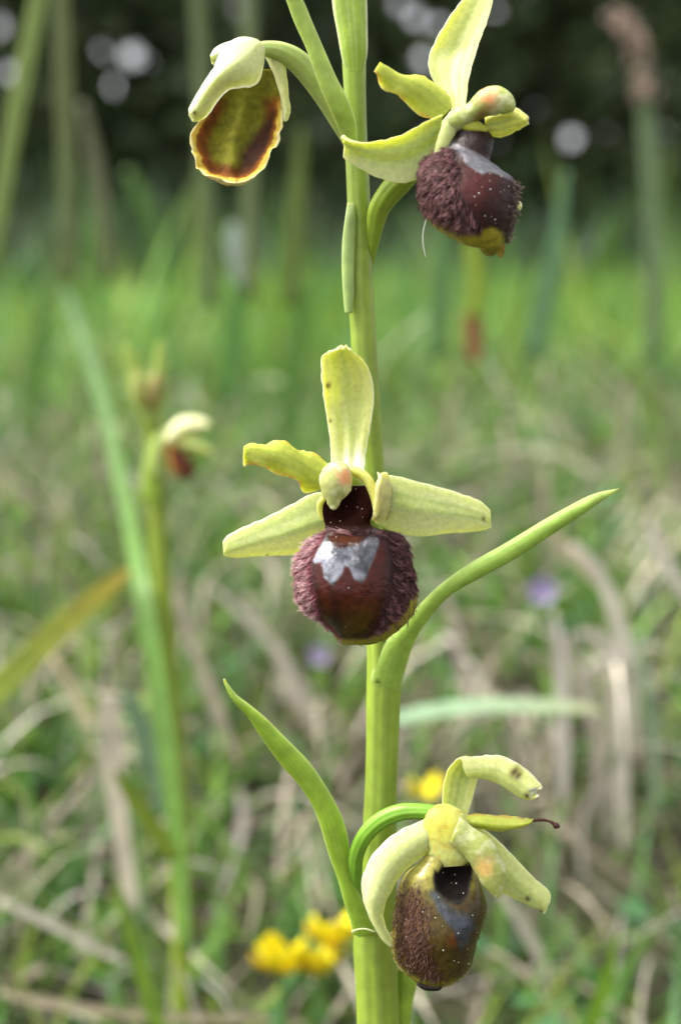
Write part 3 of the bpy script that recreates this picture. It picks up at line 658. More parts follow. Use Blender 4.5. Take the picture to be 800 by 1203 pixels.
def anther(spot, base, pink=(.70, .30, .13)):
    def f_(t, s, x, y, f):
        c = mix(np.broadcast_to(np.array(base), x.shape + (3,)), (.62, .64, .38), .8 * sst(.35, .7, fb(x * .11, y * .11 + 4)))
        c = mix(c, (.30, .24, .10), .5 * gau(np.hypot(x - spot[0], y - spot[1]) - spot[2] * 1.25, 3) * sst(.4, .6, n2(x * .15 + 5, y * .15)))
        return mix(c, pink, .85 * sst(spot[2] * 1.5, spot[2] * .2, np.hypot(x - spot[0], (y - spot[1]) * .85) + 5 * (n2(x * .2, y * .2) - .5)))
    return f_
def hairs(g, parent, n, mask, flow, length, root_c, tip_c, name='lip_hair', rad=.034, lift=.42, seed=3):
    r2 = np.random.default_rng(seed); W = mask(g.x, g.y, g.s, g.t).clip(0, 1); W = W * np.linalg.norm(np.gradient(g.VF, axis=1), axis=-1)
    pr = W.ravel() / W.sum(); idx = r2.choice(len(pr), n, p=pr)
    i, j = np.unravel_index(idx, W.shape); i2 = np.clip(i + r2.choice([-1, 1], n), 0, g.m - 1); j2 = np.clip(j + r2.choice([-1, 1], n), 0, g.nu - 1)
    fa = r2.random((n, 1)) * .5; fb_ = r2.random((n, 1)) * .5
    p = g.VF[i, j] + (g.VF[i2, j] - g.VF[i, j]) * fa + (g.VF[i, j2] - g.VF[i, j]) * fb_
    nn = g.nn[i, j]; fx, fy = flow(g.x[i, j], g.y[i, j], g.s[i, j])
    cell = np.floor(g.x[i, j] / 5.0) * 131 + np.floor(g.y[i, j] / 4.0) * 17; ck = np.sin(cell[:, None] * np.array([12.99, 78.23, 37.7])) * 43758.5
    ck = ck - np.floor(ck) - .5
    fl = np.stack([fx, np.zeros(n), -fy], -1); fl = fl - nn * (fl * nn).sum(1)[:, None]; fl = fl / (np.linalg.norm(fl, axis=1)[:, None] + 1e-9) + r2.normal(0, .12, (n, 3)) + ck * .7
    d0 = nn * lift + fl * .6; d0 /= np.linalg.norm(d0, axis=1)[:, None]
    d1 = nn * lift * .15 + fl + r2.normal(0, .10, (n, 3)) + ck * .5; d1 /= np.linalg.norm(d1, axis=1)[:, None]
    ln = (length[0] + (length[1] - length[0]) * r2.random(n)) * MM
    seg = 4; V = np.zeros((n, seg + 1, 3, 3)); cur = p.copy(); col = np.zeros((n, seg + 1, 3, 3))
    tipv = np.clip(np.asarray(tip_c) * (1 + r2.normal(0, .25, (n, 1)) + ck[:, :1] * .9), 0, 1)
    for k in range(seg + 1):
        f = k / seg; d = d0 * (1 - f) + d1 * f; d /= np.linalg.norm(d, axis=1)[:, None]
        if k: cur = cur + d * (ln / seg)[:, None]
        a = np.cross(d, [0.3, .5, .8]); a /= np.linalg.norm(a, axis=1)[:, None]; b = np.cross(d, a); rr = rad * MM * (1 - .75 * f)
        for q in range(3): V[:, k, q] = cur + (a * math.cos(q * 2.094) + b * math.sin(q * 2.094)) * rr
        col[:, k] = (np.asarray(root_c) * (1 - f ** 1.8) + tipv * f ** 1.8)[:, None]
    base = np.arange(n)[:, None, None] * (seg + 1) * 3; kk = np.arange(seg)[None, :, None] * 3; q = np.arange(3)[None, None]
    F = np.stack([base + kk + q, base + kk + (q + 1) % 3, base + kk + 3 + (q + 1) % 3, base + kk + 3 + q], -1).reshape(-1, 4)
    o = mesh_obj(name, V.reshape(-1, 3), F, M_HAIR, parent, col.reshape(-1, 3)); o['kind'] = 'stuff'; return o
def grains(g, parent, n, mask, seed=1, rad=.048, col=(.85, .83, .72)):
    r2 = np.random.default_rng(seed); W = mask(g.x, g.y, g.s, g.t); pr = W.ravel() / W.sum(); idx = r2.choice(len(pr), n, p=pr, replace=False)
    V = []; F = []
    for k in idx:
        i, j = np.unravel_index(k, W.shape); c = g.VF[i, j] + g.nn[i, j] * .04 * MM; r = rad * MM * r2.uniform(.5, 1.2); b = len(V)
        bm = bmesh.new(); bmesh.ops.create_icosphere(bm, subdivisions=1, radius=r)
        V += [c + np.array(v.co) * (1, 1, r2.uniform(.8, 1.5)) for v in bm.verts]; F += [tuple(b + v.index for v in f.verts) for f in bm.faces]; bm.free()
    o = mesh_obj('pollen_grains', np.array(V), F, M_HAIR, parent, np.tile(col, (len(V), 1))); o['kind'] = 'stuff'
def blob(name, parent, px, py, d, rx, ry, col, mat=None, rough=None):
    pts = [(px - .1, py - ry, rx * .25), (px, py - ry * .8, rx * .65), (px, py - ry * .35, rx * .96), (px, py + ry * .2, rx), (px, py + ry * .7, rx * .72), (px + .1, py + ry, rx * .22)]
    return tube(name, parent, pts, mat or M_TEP, d, col, n=4, nu=13)

def met(c, a): return np.concatenate([c, np.broadcast_to(np.asarray(a, float), c.shape[:-1])[..., None]], -1)
def lipcurve(bf, pw=.5, q=2.0):
    return lambda t, s: ev(bf, t) * np.clip(1 - np.abs(s) ** q, 0, 1) ** pw
DK = (.014, .004, .003); MAR = (.028, .005, .007); RED = (.050, .007, .003); OLV = (.060, .040, .004); YEL = (.27, .235, .02); SPC = (.27, .275, .31)

# ---- central bloom, facing the viewer
f1 = tube('flower', orchid, [(447, 800, 9), (446, 740, 11), (444, 690, 12), (440, 640, 12), (430, 600, 12), (418, 572, 11), (408, 556, 8)], M_STEM, [(0, -1), (.4, -2), (.8, -3.5), (1, -6)], (.34, .46, .07)).o
f1['label'] = 'central bloom facing outwards with a silvery mark on its maroon lip'
loft('sepal', f1, [(390, 556, 426, 557), (389, 546, 428, 549), (388.5, 532, 430, 533), (387.5, 515, 433.5, 512), (384.5, 495, 437, 490), (381, 473, 439, 470), (378.5, 452, 438.5, 452), (377.3, 434, 434, 436), (377.2, 423, 426, 423), (384, 416, 418, 414), (396, 409, 412, 408.5)],
     M_TEP, [(0, -6), (.5, -5), (1, -6.8)], curl=lambda t, s: -1.1 * (1 - s * s) * np.sin(t * 3.0) + .14 * np.cos(s * 9) * (1 - s ** 4) + .35 * np.abs(s) ** 3 * np.sin(t * 14 + s), th=.55, col=tep(base=(.52, .56, .09), pale=(.68, .70, .32), vein=(.36, .47, .02), basewhite=.85, dots=[(385, 453, 4), (388, 494, 2)]), n=9, nu=31, jit=.9)
loft('petal', f1, [(394, 548, 386, 574), (372, 534, 362, 578), (357, 530, 350, 568), (346, 523, 335, 560), (330, 520.5, 318, 551.5), (312, 520, 302, 549.5), (297, 521.5, 290, 545), (286, 530, 285.5, 538)],
     M_TEP, [(0, -6.5), (1, -9.5)], tilt=[(0, -1), (1, -2)], curl=lambda t, s: .5 * (1 - s * s) + .45 * np.abs(s) ** 3 * np.sin(t * 17 + 2 * s), th=.6, col=tep(**OL), n=10, nu=23, jit=2.2, seed=2)
loft('petal', f1, [(456, 560, 452, 612), (453, 557, 449, 614), (450, 555, 446, 613), (447, 556, 441, 612), (443, 560, 438, 606)],
     M_TEP, [(0, -5.2), (.5, -8.5), (1, -11)], curl=lambda t, s: .3 * (1 - s * s) + .3 * np.abs(s) ** 3 * np.sin(t * 11 + 3 * s), th=.65, col=tep(base=(.48, .46, .16), pale=(.55, .50, .25), vein=(.3, .25, .1), edge=(.74, .70, .40), warm=.4), n=8, nu=23, jit=1.5, seed=4)
loft('sepal', f1, [(385, 578, 390, 640), (366, 580, 372, 645), (345, 591, 350, 651), (325, 602, 325, 653), (303, 612, 300, 653.5), (282, 621, 280, 655), (268, 629, 268, 653), (262, 636, 263.5, 648)],
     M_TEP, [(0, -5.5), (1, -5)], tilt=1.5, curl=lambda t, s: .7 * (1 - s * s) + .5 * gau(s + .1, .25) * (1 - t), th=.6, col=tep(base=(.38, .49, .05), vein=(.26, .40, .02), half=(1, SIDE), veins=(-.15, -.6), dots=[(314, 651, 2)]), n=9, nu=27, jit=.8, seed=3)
loft('sepal', f1, [(444, 558, 440, 614), (465, 559, 462, 624), (490, 565.5, 488, 630), (522, 574, 518, 628), (548, 582, 546, 625.5), (566, 590, 566, 623.5), (576, 600, 577, 619)],
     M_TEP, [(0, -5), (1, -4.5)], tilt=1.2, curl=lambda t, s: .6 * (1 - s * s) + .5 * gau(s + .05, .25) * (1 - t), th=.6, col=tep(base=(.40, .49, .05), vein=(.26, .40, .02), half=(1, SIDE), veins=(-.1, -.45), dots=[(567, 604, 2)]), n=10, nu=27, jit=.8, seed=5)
SPEC1 = [(384, 629), (375, 642), (367, 655), (370, 659), (379, 656), (381, 672), (391, 681), (397.5, 673), (405, 659), (411, 662), (417, 674), (424, 677.5), (430, 670), (435, 655), (443, 640), (447, 624), (441, 619), (431, 628), (418, 637), (405, 640), (392, 637.5)]
GL1 = [(384, 626), (372, 645), (366, 660), (370, 690), (380, 720), (398, 742), (412, 744), (430, 738), (446, 715), (455, 690), (458, 655), (450, 630)]
NECK1 = [(380, 566), (377, 600), (384, 628), (395, 637), (407, 639), (419, 636), (432, 625), (442, 600), (440, 566)]
ED1 = [(492, 694), (500, 760), (400, 775), (380, 746), (388, 740), (398, 748), (412, 745), (430, 744), (454, 731), (474, 712), (484, 696)]
def lip1c(t, s, x, y, f):
    wx = x + 5 * (n2(x * .12, y * .12) - .5); wy = y + 5 * (n2(x * .12 + 9, y * .12) - .5)
    c = np.broadcast_to(np.array(MAR), x.shape + (3,)).copy()
    c = mix(c, (.16, .04, .05), sst(-.55, -.85, s) * .85)
    g = sdf_poly(wx, wy, GL1)
    inn = mix(np.broadcast_to(np.array(RED), x.shape + (3,)), OLV, sst(680, 735, y) * .8 * gau(x - 415, 42))
    inn = mix(inn, DK, np.clip(.85 * gau(x - 395, 9) * sst(672, 690, y) + .7 * sst(-10, 0, g), 0, 1))
    inn = mix(inn, RED, .9 * gau(np.hypot((x - 408) * .8, (y - 683) * .6), 14))
    c = mix(c, inn, sst(2, -3, g))
    ed = sdf_poly(x, y, ED1)
    c = mix(c, YEL, sst(3, -4, ed + 6 * (fb(x * .2, y * .2) - .5)))
    c = mix(c, DK, sst(2, -2, sdf_poly(x, y, NECK1)))
    c = mix(c, (.06, .015, .005), .8 * gau(y - 630, 8) * sst(1, -3, sdf_poly(x, y, NECK1)))
    sp = sdf_poly(wx * .5 + x * .5, wy * .5 + y * .5, SPEC1)
    k = sst(1.5, -1.5, sp) * f; sv = .25 + .75 * sst(.25, .7, fb(x * .13 + 2, y * .10 + 5)) * (1 - .45 * sst(400, 440, x)); c = mix(c, np.array(SPC) * sv[..., None], k)
    return met(mix(c, YEL, (1 - f)), k * .7)
def lip1r(t, s, x, y, f):
    g = sst(2, -3, sdf_poly(x, y, GL1)); r = .55 * (1 - g) + .16 * g
    r = r + .12 * n2(x * .25, y * .25)
    return r + (.95 - r) * sst(1, -4, sdf_poly(x, y - 4, NECK1)) * sst(628, 612, y)
l1 = loft('lip', f1, [(392, 570, 434, 570), (381, 585, 441, 585), (377, 600, 440, 600), (382, 617, 435, 614), (378, 628, 446, 621), (363, 636, 466, 626), (351.5, 654, 477, 640), (347, 675, 484, 665), (347.5, 698, 488, 693), (357, 716, 489, 714), (374, 727, 479, 730), (388, 741, 462, 745), (397, 752, 442, 755), (403, 757, 430, 757)],
     M_LIP, [(0, -7.2), (.3, -8), (1, -8)], front=lambda t, s: evs([(0, .3), (.18, 1.0), (.30, 1.4), (.42, 3.3), (.6, 4.6), (.8, 3.8), (.93, 1.6), (1, .2)], t) * np.clip(1 - np.abs(s) ** 2.3, 0, 1) ** .62,
     back=lambda t, s: evs([(0, -.3), (.3, -.4), (.6, 1.6), (.9, .5), (1, -.1)], t) * np.sqrt(np.clip(1 - s * s, 0, 1)), col=lip1c, rgh=lip1r, n=12, nu=110, jit=1.2, pit=lambda x, y: 2.0 * gau(np.hypot(x - 409, (y - 596) * .85), 22) + .35 * gau(np.hypot(x - 410, y - 646), 9))
hm1 = lambda x, y, s, t: (1 - .95 * sst(5, -2, sdf_poly(x, y, ED1))) * sst(-1, 5, sdf_poly(x, y, GL1)) * (y > 624) * (1 - .8 * sst(728, 745, y)) * (1 - .75 * sst(10, 0, np.abs(x - 415)) * (y > 738))
hairs(l1, f1, 2300, lambda x, y, s, t: hm1(x, y, s, t) * (s < 0), lambda x, y, s: (-.75 + 0 * x, .35 + .3 * (y - 680) / 50), (.45, .95), (.20, .045, .065), (.80, .52, .52), seed=3)
hairs(l1, f1, 2300, lambda x, y, s, t: hm1(x, y, s, t) * (s > 0), lambda x, y, s: (.55 + 0 * x, .45 + .25 * (y - 680) / 50), (.4, .85), (.026, .006, .008), (.36, .17, .18), seed=4)
grains(l1, f1, 20, lambda x, y, s, t: ((sdf_poly(x, y, GL1) < -3) | (sdf_poly(x, y, NECK1) < -3)).astype(float), 2)
loft('column', f1, [(385, 545, 407, 545), (376.5, 555, 413, 554), (375, 567, 414, 567), (378, 578, 411, 578), (382, 587, 403, 587), (386, 594, 398, 594), (389, 598, 395, 598)], M_TEP, [(0, -9.2), (1, -10.2)],
     rnd=(.95, .95), col=anther((405, 563, 9), (.42, .44, .16)), nu=23, jit=1.2, seed=21)
tube('column_wing', f1, [(402, 553, 5), (418, 554, 6), (431, 563, 6), (439, 580, 5.5), (442, 598, 4), (441, 610, 2)], M_TEP, [(0, -8.5), (1, -9.5)], (.58, .58, .16), nu=15)
tube('column_wing', f1, [(380, 585, 4), (376, 592, 4), (376, 602, 3), (379, 612, 1.5)], M_TEP, -9, (.52, .52, .14), nu=11)

# ---- topmost bloom, turned sideways
f2 = tube('flower', orchid, [(434, 318, 3), (437, 290, 7), (443, 252, 12), (455, 230, 14), (473, 210, 14.5), (498, 182, 13), (518, 158, 11), (532, 140, 8)], M_STEM, [(0, .6), (.15, -.4), (.5, -2.5), (1, -6.5)], (.24, .34, .03), ridge=.05, nu=19).o
f2['label'] = 'topmost bloom turned sideways with a dark furry rounded lip'
loft('sepal', f2, [(532, 132, 546, 126), (521, 112, 548, 110), (510, 97, 550.5, 94), (503.5, 80, 555, 76), (504, 66, 560, 58), (511, 48, 565, 44), (524, 25, 572.5, 24), (538, 6, 578.5, 2), (556, -14, 580, -14), (574, -26, 578, -25)],
     M_TEP, [(0, -6.5), (.5, -5), (1, -6)], tilt=-2, curl=lambda t, s: -1.2 * (1 - s * s) * np.sin(t * 3), th=.6, col=tep(base=(.44, .50, .07), pale=(.62, .65, .28), vein=(.32, .44, .03), veins=(-.25, .35)), n=9, nu=29, jit=.8, seed=6)
loft('petal', f2, [(530, 124, 512, 145), (524, 110, 497, 138), (512, 97, 482, 125), (495, 91, 468, 115), (474, 89, 456, 106), (456, 82, 445, 96), (442, 80, 438, 86)],
     M_TEP, [(0, -7.5), (1, -9)], tilt=-1.5, curl=lambda t, s: .6 * (1 - s * s) + .3 * np.abs(s) ** 3 * np.sin(t * 15), th=.6, col=tep(**dict(OL, edge=(.55, .38, .10))), n=9, nu=23, jit=1.4, seed=7)
loft('sepal', f2, [(520, 134, 522, 182), (500, 143, 503, 201), (480, 154, 484, 213), (460, 162, 464, 214.5), (440, 166.5, 441, 208), (420, 167.5, 420, 197), (407, 165, 409, 190), (400, 162, 403, 184)],
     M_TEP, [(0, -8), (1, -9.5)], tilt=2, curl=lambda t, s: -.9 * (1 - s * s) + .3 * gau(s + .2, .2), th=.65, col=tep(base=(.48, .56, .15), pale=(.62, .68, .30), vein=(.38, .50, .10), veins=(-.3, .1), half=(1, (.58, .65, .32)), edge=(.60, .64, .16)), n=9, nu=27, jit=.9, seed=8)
loft('petal', f2, [(570, 136, 572, 160), (588, 130, 590, 161), (602, 127, 603, 156), (614, 131, 613, 150.5), (621, 138, 621, 146)],
     M_TEP, [(0, -8), (1, -9.5)], curl=lambda t, s: .4 * (1 - s * s), th=.6, col=tep(**dict(OL, base=(.56, .58, .03), pale=(.62, .62, .06), edge=(.72, .68, .2), warm=0)), n=8, nu=19, jit=1.3, seed=9)
loft('column', f2, [(526, 134, 532, 158), (536, 127, 543, 152), (548, 122, 553, 146), (558, 112, 562, 141), (568, 104, 568, 138), (579, 101, 577, 135.5), (591, 103, 588, 134), (600, 110, 597, 133), (604, 119, 602, 131)], M_TEP, [(0, -8.8), (1, -10.5)],
     rnd=(.85, .85), col=lambda t, s, x, y, f: mix(anther((575, 115, 11), (.36, .42, .12))(t, s, x, y, f), (.26, .13, .03), .75 * sst(.25, .8, s) * gau(x - 566, 11)), nu=23, jit=.8, seed=22)
loft('column_wing', f2, [(536, 142, 556, 138), (538, 147, 566, 145), (541, 151, 572, 151), (546, 154, 572, 155)], M_TEP, -9.2, rnd=(.35, .35), col=(.40, .42, .05), nu=15)
loft('column_wing', f2, [(531, 128, 545, 140), (522, 140, 537, 152), (516, 156, 530, 166), (511, 172, 524, 178), (508, 188, 518, 190), (508, 200, 514, 200)], M_TEP, -9.2, rnd=(.5, .5), col=(.54, .59, .24), nu=15, jit=.8)
SPEC2 = [(521, 175), (530, 172), (548, 182), (575, 191.5), (592, 200), (605, 209), (603, 214), (590, 207), (580, 205), (575, 209), (566, 203), (549, 191), (533, 182), (522, 181)]
NECK2 = [(534, 146), (527, 165), (523, 174), (535, 172), (550, 180), (574, 189), (580, 170), (578, 158), (565, 146)]
FUR2 = [(520, 180), (540, 185), (552, 205), (548, 230), (560, 250), (572, 268), (545, 276), (520, 268), (500, 250), (488, 215), (492, 190), (508, 182)]
YEL2 = [(488, 232), (496, 246), (507, 257), (528, 269), (550, 277), (568, 275), (582, 271), (590, 272), (594, 288), (591, 306), (560, 300), (510, 275), (488, 255)]
def lip2c(t, s, x, y, f):
    wx = x + 6 * (n2(x * .12, y * .12) - .5); wy = y + 6 * (n2(x * .12 + 9, y * .12) - .5)
    c = mix(np.broadcast_to(np.array(DK), x.shape + (3,)), (.07, .010, .008), .8 * gau(np.hypot(x - 565, y - 225), 32))
    c = mix(c, MAR, sst(4, -6, sdf_poly(wx, wy, FUR2)))
    c = mix(c, YEL, sst(4, -4, sdf_poly(wx, wy, YEL2)))
    c = mix(c, DK, sst(2, -2, sdf_poly(x, y, NECK2)))
    k = sst(1.5, -1.5, sdf_poly(x, y, SPEC2)) * f; k = k * (.45 + .55 * gau(np.hypot(x - 574, y - 199), 22)); c = mix(c, np.array(SPC) * .7, k)
    return met(mix(c, YEL, (1 - f)), k * .7)
l2 = loft('lip', f2, [(536, 146, 564, 146), (531, 160, 579, 161), (527, 171, 578, 176), (521, 178, 576, 190), (508, 184, 590, 200), (496.5, 193, 603, 210), (493, 210, 608.5, 222), (493.5, 232, 608.5, 238), (497, 250, 606, 256), (507, 264, 602, 272), (524, 277, 596, 284), (545, 283.5, 592, 287), (560, 286, 589, 290), (571, 287, 584, 290)],
     M_LIP, [(0, -8.3), (.3, -9), (1, -9)], tilt=[(0, 0), (.35, -2.5), (.6, -2), (.8, -.4), (1, 0)], front=lambda t, s: evs([(0, .8), (.18, 1.6), (.27, 1.6), (.36, 3.0), (.55, 4.8), (.75, 4.2), (.9, 1.6), (1, .3)], t) * np.clip(1 - np.abs(s) ** 2.3, 0, 1) ** .6,
     back=lambda t, s: evs([(0, -.6), (.3, -.5), (.6, 1.2), (.9, .3), (1, -.2)], t) * np.sqrt(np.clip(1 - s * s, 0, 1)), col=lip2c, rgh=lambda t, s, x, y, f: .36 + .14 * n2(x * .2, y * .2) + .4 * sst(4, -6, sdf_poly(x, y, FUR2)), n=12, nu=110, jit=1.2, seed=2)
hairs(l2, f2, 3000, lambda x, y, s, t: sst(3, -4, sdf_poly(x, y, FUR2)) * (1 - .93 * sst(3, -3, sdf_poly(x, y, YEL2))), lambda x, y, s: (-.75 + .5 * sst(525, 560, x), .35 + .4 * sst(200, 260, y)), (.4, .85), (.022, .005, .007), (.40, .20, .20), seed=5)
hairs(l2, f2, 260, lambda x, y, s, t: (s > .9) * (y > 210) * (y < 285) * 1.0, lambda x, y, s: (.9 + 0 * x, .3 + 0 * x), (.3, .8), (.06, .02, .02), (.55, .42, .38), seed=6)
grains(l2, f2, 22, lambda x, y, s, t: ((sdf_poly(x, y, FUR2) > 0) & (y > 205) & (y < 270) & (np.abs(s) < .9)) * 1.0, 5)
loft('lip_point', f2, [(576, 276, 593, 281), (579, 285, 593, 288), (582.5, 294, 592.5, 295), (585, 302, 590, 302)], M_LIP, -10.2, rnd=(.6, .6), col=lambda t, s, x, y, f: met(mix(np.broadcast_to(np.array((.32, .24, .03)), x.shape + (3,)), (.24, .08, .02), .7 * sst(.2, .9, s)), 0), rgh=.5, nu=15)
blob('pollen_lump', f2, 609, 242, -8.5, 4, 5.5, (.7, .72, .42))
tube('silk_thread', orchid, [(502, 252, .45), (497, 272, .5), (497, 288, .5), (500, 302, .35)], M_HAIR, -10, (.7, .75, .65), n=6, nu=5)

# ---- drooping bloom seen from its underside
f3 = tube('flower', orchid, [(408, 165, 7), (398, 142, 11), (383, 113, 14), (365, 88, 14.5), (346, 69, 13.5), (328, 60, 11.5), (310, 57, 9), (298, 58, 6)], M_STEM, [(0, -.8), (.4, -2.5), (1, -6)], (.42, .52, .16), ridge=.04, nu=19).o
f3['label'] = 'drooping hooded bloom with an orange-rimmed brown and olive lip'
def lip3c(t, s, x, y, f):
    E = [(250, 105), (237, 132), (229, 148), (224, 162), (223.5, 175), (230, 186), (232, 198), (244, 207), (260, 211), (274, 216), (293, 212.5), (310, 199), (322, 177), (330, 152), (333, 128), (327, 104), (300, 60), (262, 60)]
    e = -sdf_poly(x, y, E) + 5 * (fb(x * .12, y * .12) - .5)
    c = np.broadcast_to(np.array((.14, .13, .008)), x.shape + (3,)).copy()
    c = mix(c, (.22, .22, .02), gau(x - 278 + (y - 150) * .25, 14) * .7)
    band = sst(27, 15, e) * sst(108, 125, y); c = mix(c, (.12, .032, .004), band * .95)
    dkp = sdf_poly(x, y, [(322, 135), (300, 155), (283, 178), (284, 196), (300, 192), (315, 175), (325, 150)])
    c = mix(c, (.035, .010, .004), sst(9, -7, dkp))
    c = mix(c, (.22, .065, .005), sst(13, 8, e) * sst(108, 125, y) * .9)
    rim = sst(8.5, 5, e) * sst(110, 140, y); c = mix(c, (.60, .43, .06), rim)
    c = mix(c, (.72, .64, .30), sst(3, 1, e) * sst(110, 140, y))
    return met(c, 0)
loft('lip', f3, [(268, 84, 318, 82), (256, 100, 327, 104), (246, 115, 331, 124), (237, 132, 332, 140), (229, 148, 330.5, 152), (224, 162, 327, 165), (223.5, 175, 322, 177), (230, 186, 317, 187), (232, 198, 310, 199), (244, 207, 302, 206), (260, 211, 293, 212.5), (270, 215.5, 280, 216.5)],
     M_LIP, [(0, -4), (.5, -5.5), (1, -7)], tilt=1.0, curl=lambda t, s: -1.3 * (1 - s * s) * np.sin(np.clip(t, 0, 1) * 3.0) + .5 * gau(s, .2) * np.sin(t * 3), th=.7, col=lip3c, rgh=.75, n=11, nu=80, jit=3.0, jf=.16, seed=5)
wht = tep(base=(.58, .64, .26), pale=(.72, .74, .46), vein=(.46, .56, .12), veins=(.1, -.45), edge=(.80, .82, .60), dots=[(231, 133, 2.2)])
loft('sepal', f3, [(300, 46, 312, 58), (284, 43.5, 310, 76), (268, 50, 305, 95), (258, 63, 294, 102), (251, 79, 276, 104), (241, 94, 266, 108), (231, 110, 254, 122), (222.5, 126, 244, 136), (222, 134, 236, 141.5), (226, 142, 229, 143.5)],
     M_TEP, [(0, -6), (.4, -7.5), (1, -7)], curl=lambda t, s: 2.0 * (1 - s * s) * np.sin(np.clip(t * 1.1, 0, 1) * 3.14) ** .7, th=.6, col=wht, n=9, nu=29, jit=.7, seed=11)
loft('sepal', f3, [(278, 46, 284, 72), (262, 51, 268, 74), (252, 57, 257, 79), (248, 64, 249, 75)], M_TEP, -4.5, curl=lambda t, s: .8 * (1 - s * s), th=.7, col=tep(base=(.62, .66, .40), pale=(.75, .76, .55), edge=(.75, .76, .5)), n=8, nu=17, seed=12)
loft('petal', f3, [(308, 60, 330, 62), (317, 78, 336, 80), (324, 95, 338.5, 98), (328, 112, 339.5, 114), (331, 128, 341.5, 128), (332, 140, 339, 139), (334, 143, 336, 143)], M_TEP, -3.6, curl=lambda t, s: .6 * (1 - s * s), th=.6, col=tep(base=(.50, .52, .20), pale=(.62, .62, .34), veins=(.1,)), n=8, nu=17, jit=1, seed=13)

# ---- lowest bloom, nodding
f4 = tube('flower', orchid, [(434, 1130, 7), (426, 1085, 10), (417.5, 1040, 9.5), (418, 1008, 9), (428, 983, 9.5), (446, 965, 10), (468, 955, 10), (492, 953, 9), (520, 956, 9)], M_STEM, [(0, .2), (.25, -2.6), (.5, -4.6), (1, -6.5)], (.20, .40, .035), ridge=.06, nu=19).o
f4['label'] = 'lowest nodding bloom with a hooked sepal and an olive-brown egg-shaped lip'
loft('sepal', f4, [(521, 962, 548, 964), (519, 946, 550, 954), (520, 927, 555, 938), (524, 908, 559.5, 921), (535, 893, 563, 911), (553, 889.5, 566, 911.5), (572, 887, 575, 914), (591, 888.5, 592, 922), (611, 899, 604, 931), (626, 911, 617, 938), (635.5, 922, 630, 937), (636, 927, 633, 934)],
     M_TEP, [(0, -6.5), (.3, -6.2), (.45, -7.5), (.7, -10.5), (1, -12)], tilt=[(0, 0), (.35, 1), (.6, 3), (1, 1)], curl=lambda t, s: .8 * (1 - s * s) * np.where(t < .4, -.8, 1), th=.6, col=tep(base=(.52, .58, .10), pale=(.72, .74, .36), vein=(.32, .46, .03), veins=(0, -.45, .45), dots=[(608, 902, 4), (613, 906, 3), (625, 926, 3)]), n=9, nu=27, jit=.8, seed=14)
loft('petal', f4, [(546, 958, 546, 972), (562, 955.5, 560, 973), (582, 957, 582, 976), (600, 959, 600, 975), (615, 960.5, 614, 972), (627, 962, 626, 966)], M_TEP, [(0, -7), (1, -9)], curl=lambda t, s: .7 * (1 - s * s), th=.7, col=tep(**OL), n=9, nu=19, jit=1.4, seed=15)
tube('withered_tip', f4, [(624, 964, 1.8), (634, 963, 2), (643, 964, 1.7), (649, 967, 2), (653, 970, 4), (657, 971.5, 1.5)], M_STEM, -9, (.05, .015, .012), n=5, nu=9, jit=.6)
loft('sepal', f4, [(556, 966, 548, 1000), (576, 980, 565, 1020), (592, 994, 578, 1040), (610, 1013, 594, 1051), (627, 1031, 612, 1059), (640, 1042, 627, 1066), (646.5, 1050, 638, 1071), (646, 1060, 643, 1067)],
     M_TEP, [(0, -6.5), (1, -6)], tilt=1, curl=lambda t, s: .8 * (1 - s * s), th=.6, col=tep(base=(.46, .54, .12), pale=(.62, .68, .30), vein=(.38, .48, .08), half=(1, (.54, .62, .26)), veins=(0,), dots=[(620, 1048, 3), (636, 1064, 3)]), n=9, nu=25, jit=.8, seed=16)
loft('sepal', f4, [(500, 962, 512, 996), (472, 974, 488, 1013), (450, 990, 470, 1030), (434, 1010, 459, 1048), (425, 1034, 452, 1066), (426.5, 1057, 451, 1078), (434, 1078, 453, 1088), (445, 1099, 458, 1098), (455, 1110, 461, 1103)],
     M_TEP, [(0, -8), (.5, -10.5), (1, -10)], curl=lambda t, s: .7 * (1 - s * s), th=.65, col=tep(base=(.52, .58, .16), pale=(.68, .72, .36), vein=(.42, .50, .12), half=(1, (.48, .54, .18)), veins=(.15, .6)), n=9, nu=25, jit=.8, seed=17)
loft('receptacle', f4, [(512, 946, 530, 946), (502, 955, 542, 952), (497, 967, 550, 964), (498, 983, 556, 981), (503, 999, 557, 997), (508, 1010, 553, 1009), (516, 1019, 545, 1017)], M_TEP, [(0, -7.6), (.3, -8.4), (1, -9.2)], rnd=(.4, .5),
     col=lambda t, s, x, y, f: mix(mix(np.broadcast_to(np.array((.60, .58, .10)), x.shape + (3,)), (.52, .57, .20), np.clip(sst(970, 1005, y) * .8 + sst(.0, .8, s) * .7, 0, 1)), (.55, .36, .03), .5 * sst(.45, .8, n2(x * .2, y * .2))), nu=29, jit=2.2, jf=.6)
loft('column', f4, [(528, 990, 540, 960), (540, 1000, 558, 974), (550, 1012, 575, 984), (557, 1023, 586, 1001), (564, 1036, 594, 1021), (573, 1047, 593, 1035), (583, 1055.5, 588, 1053)], M_TEP, [(0, -9.5), (1, -11)], rnd=(.75, .75), col=anther((569, 1017, 11), (.36, .40, .11), (.66, .42, .14)), nu=23, jit=.8, seed=23)
SPEC4 = [(505, 1036), (512, 1036), (520, 1050), (532, 1062), (546, 1064), (554, 1078), (546, 1088), (540, 1100), (535, 1094), (534, 1080), (522, 1068), (510, 1054)]
CAV4 = [(507, 1013), (513, 1018), (518, 1013), (528, 1006), (541, 1007), (544, 1013), (555, 1010), (552, 1026), (548, 1044), (538, 1052), (522, 1050), (510, 1036)]
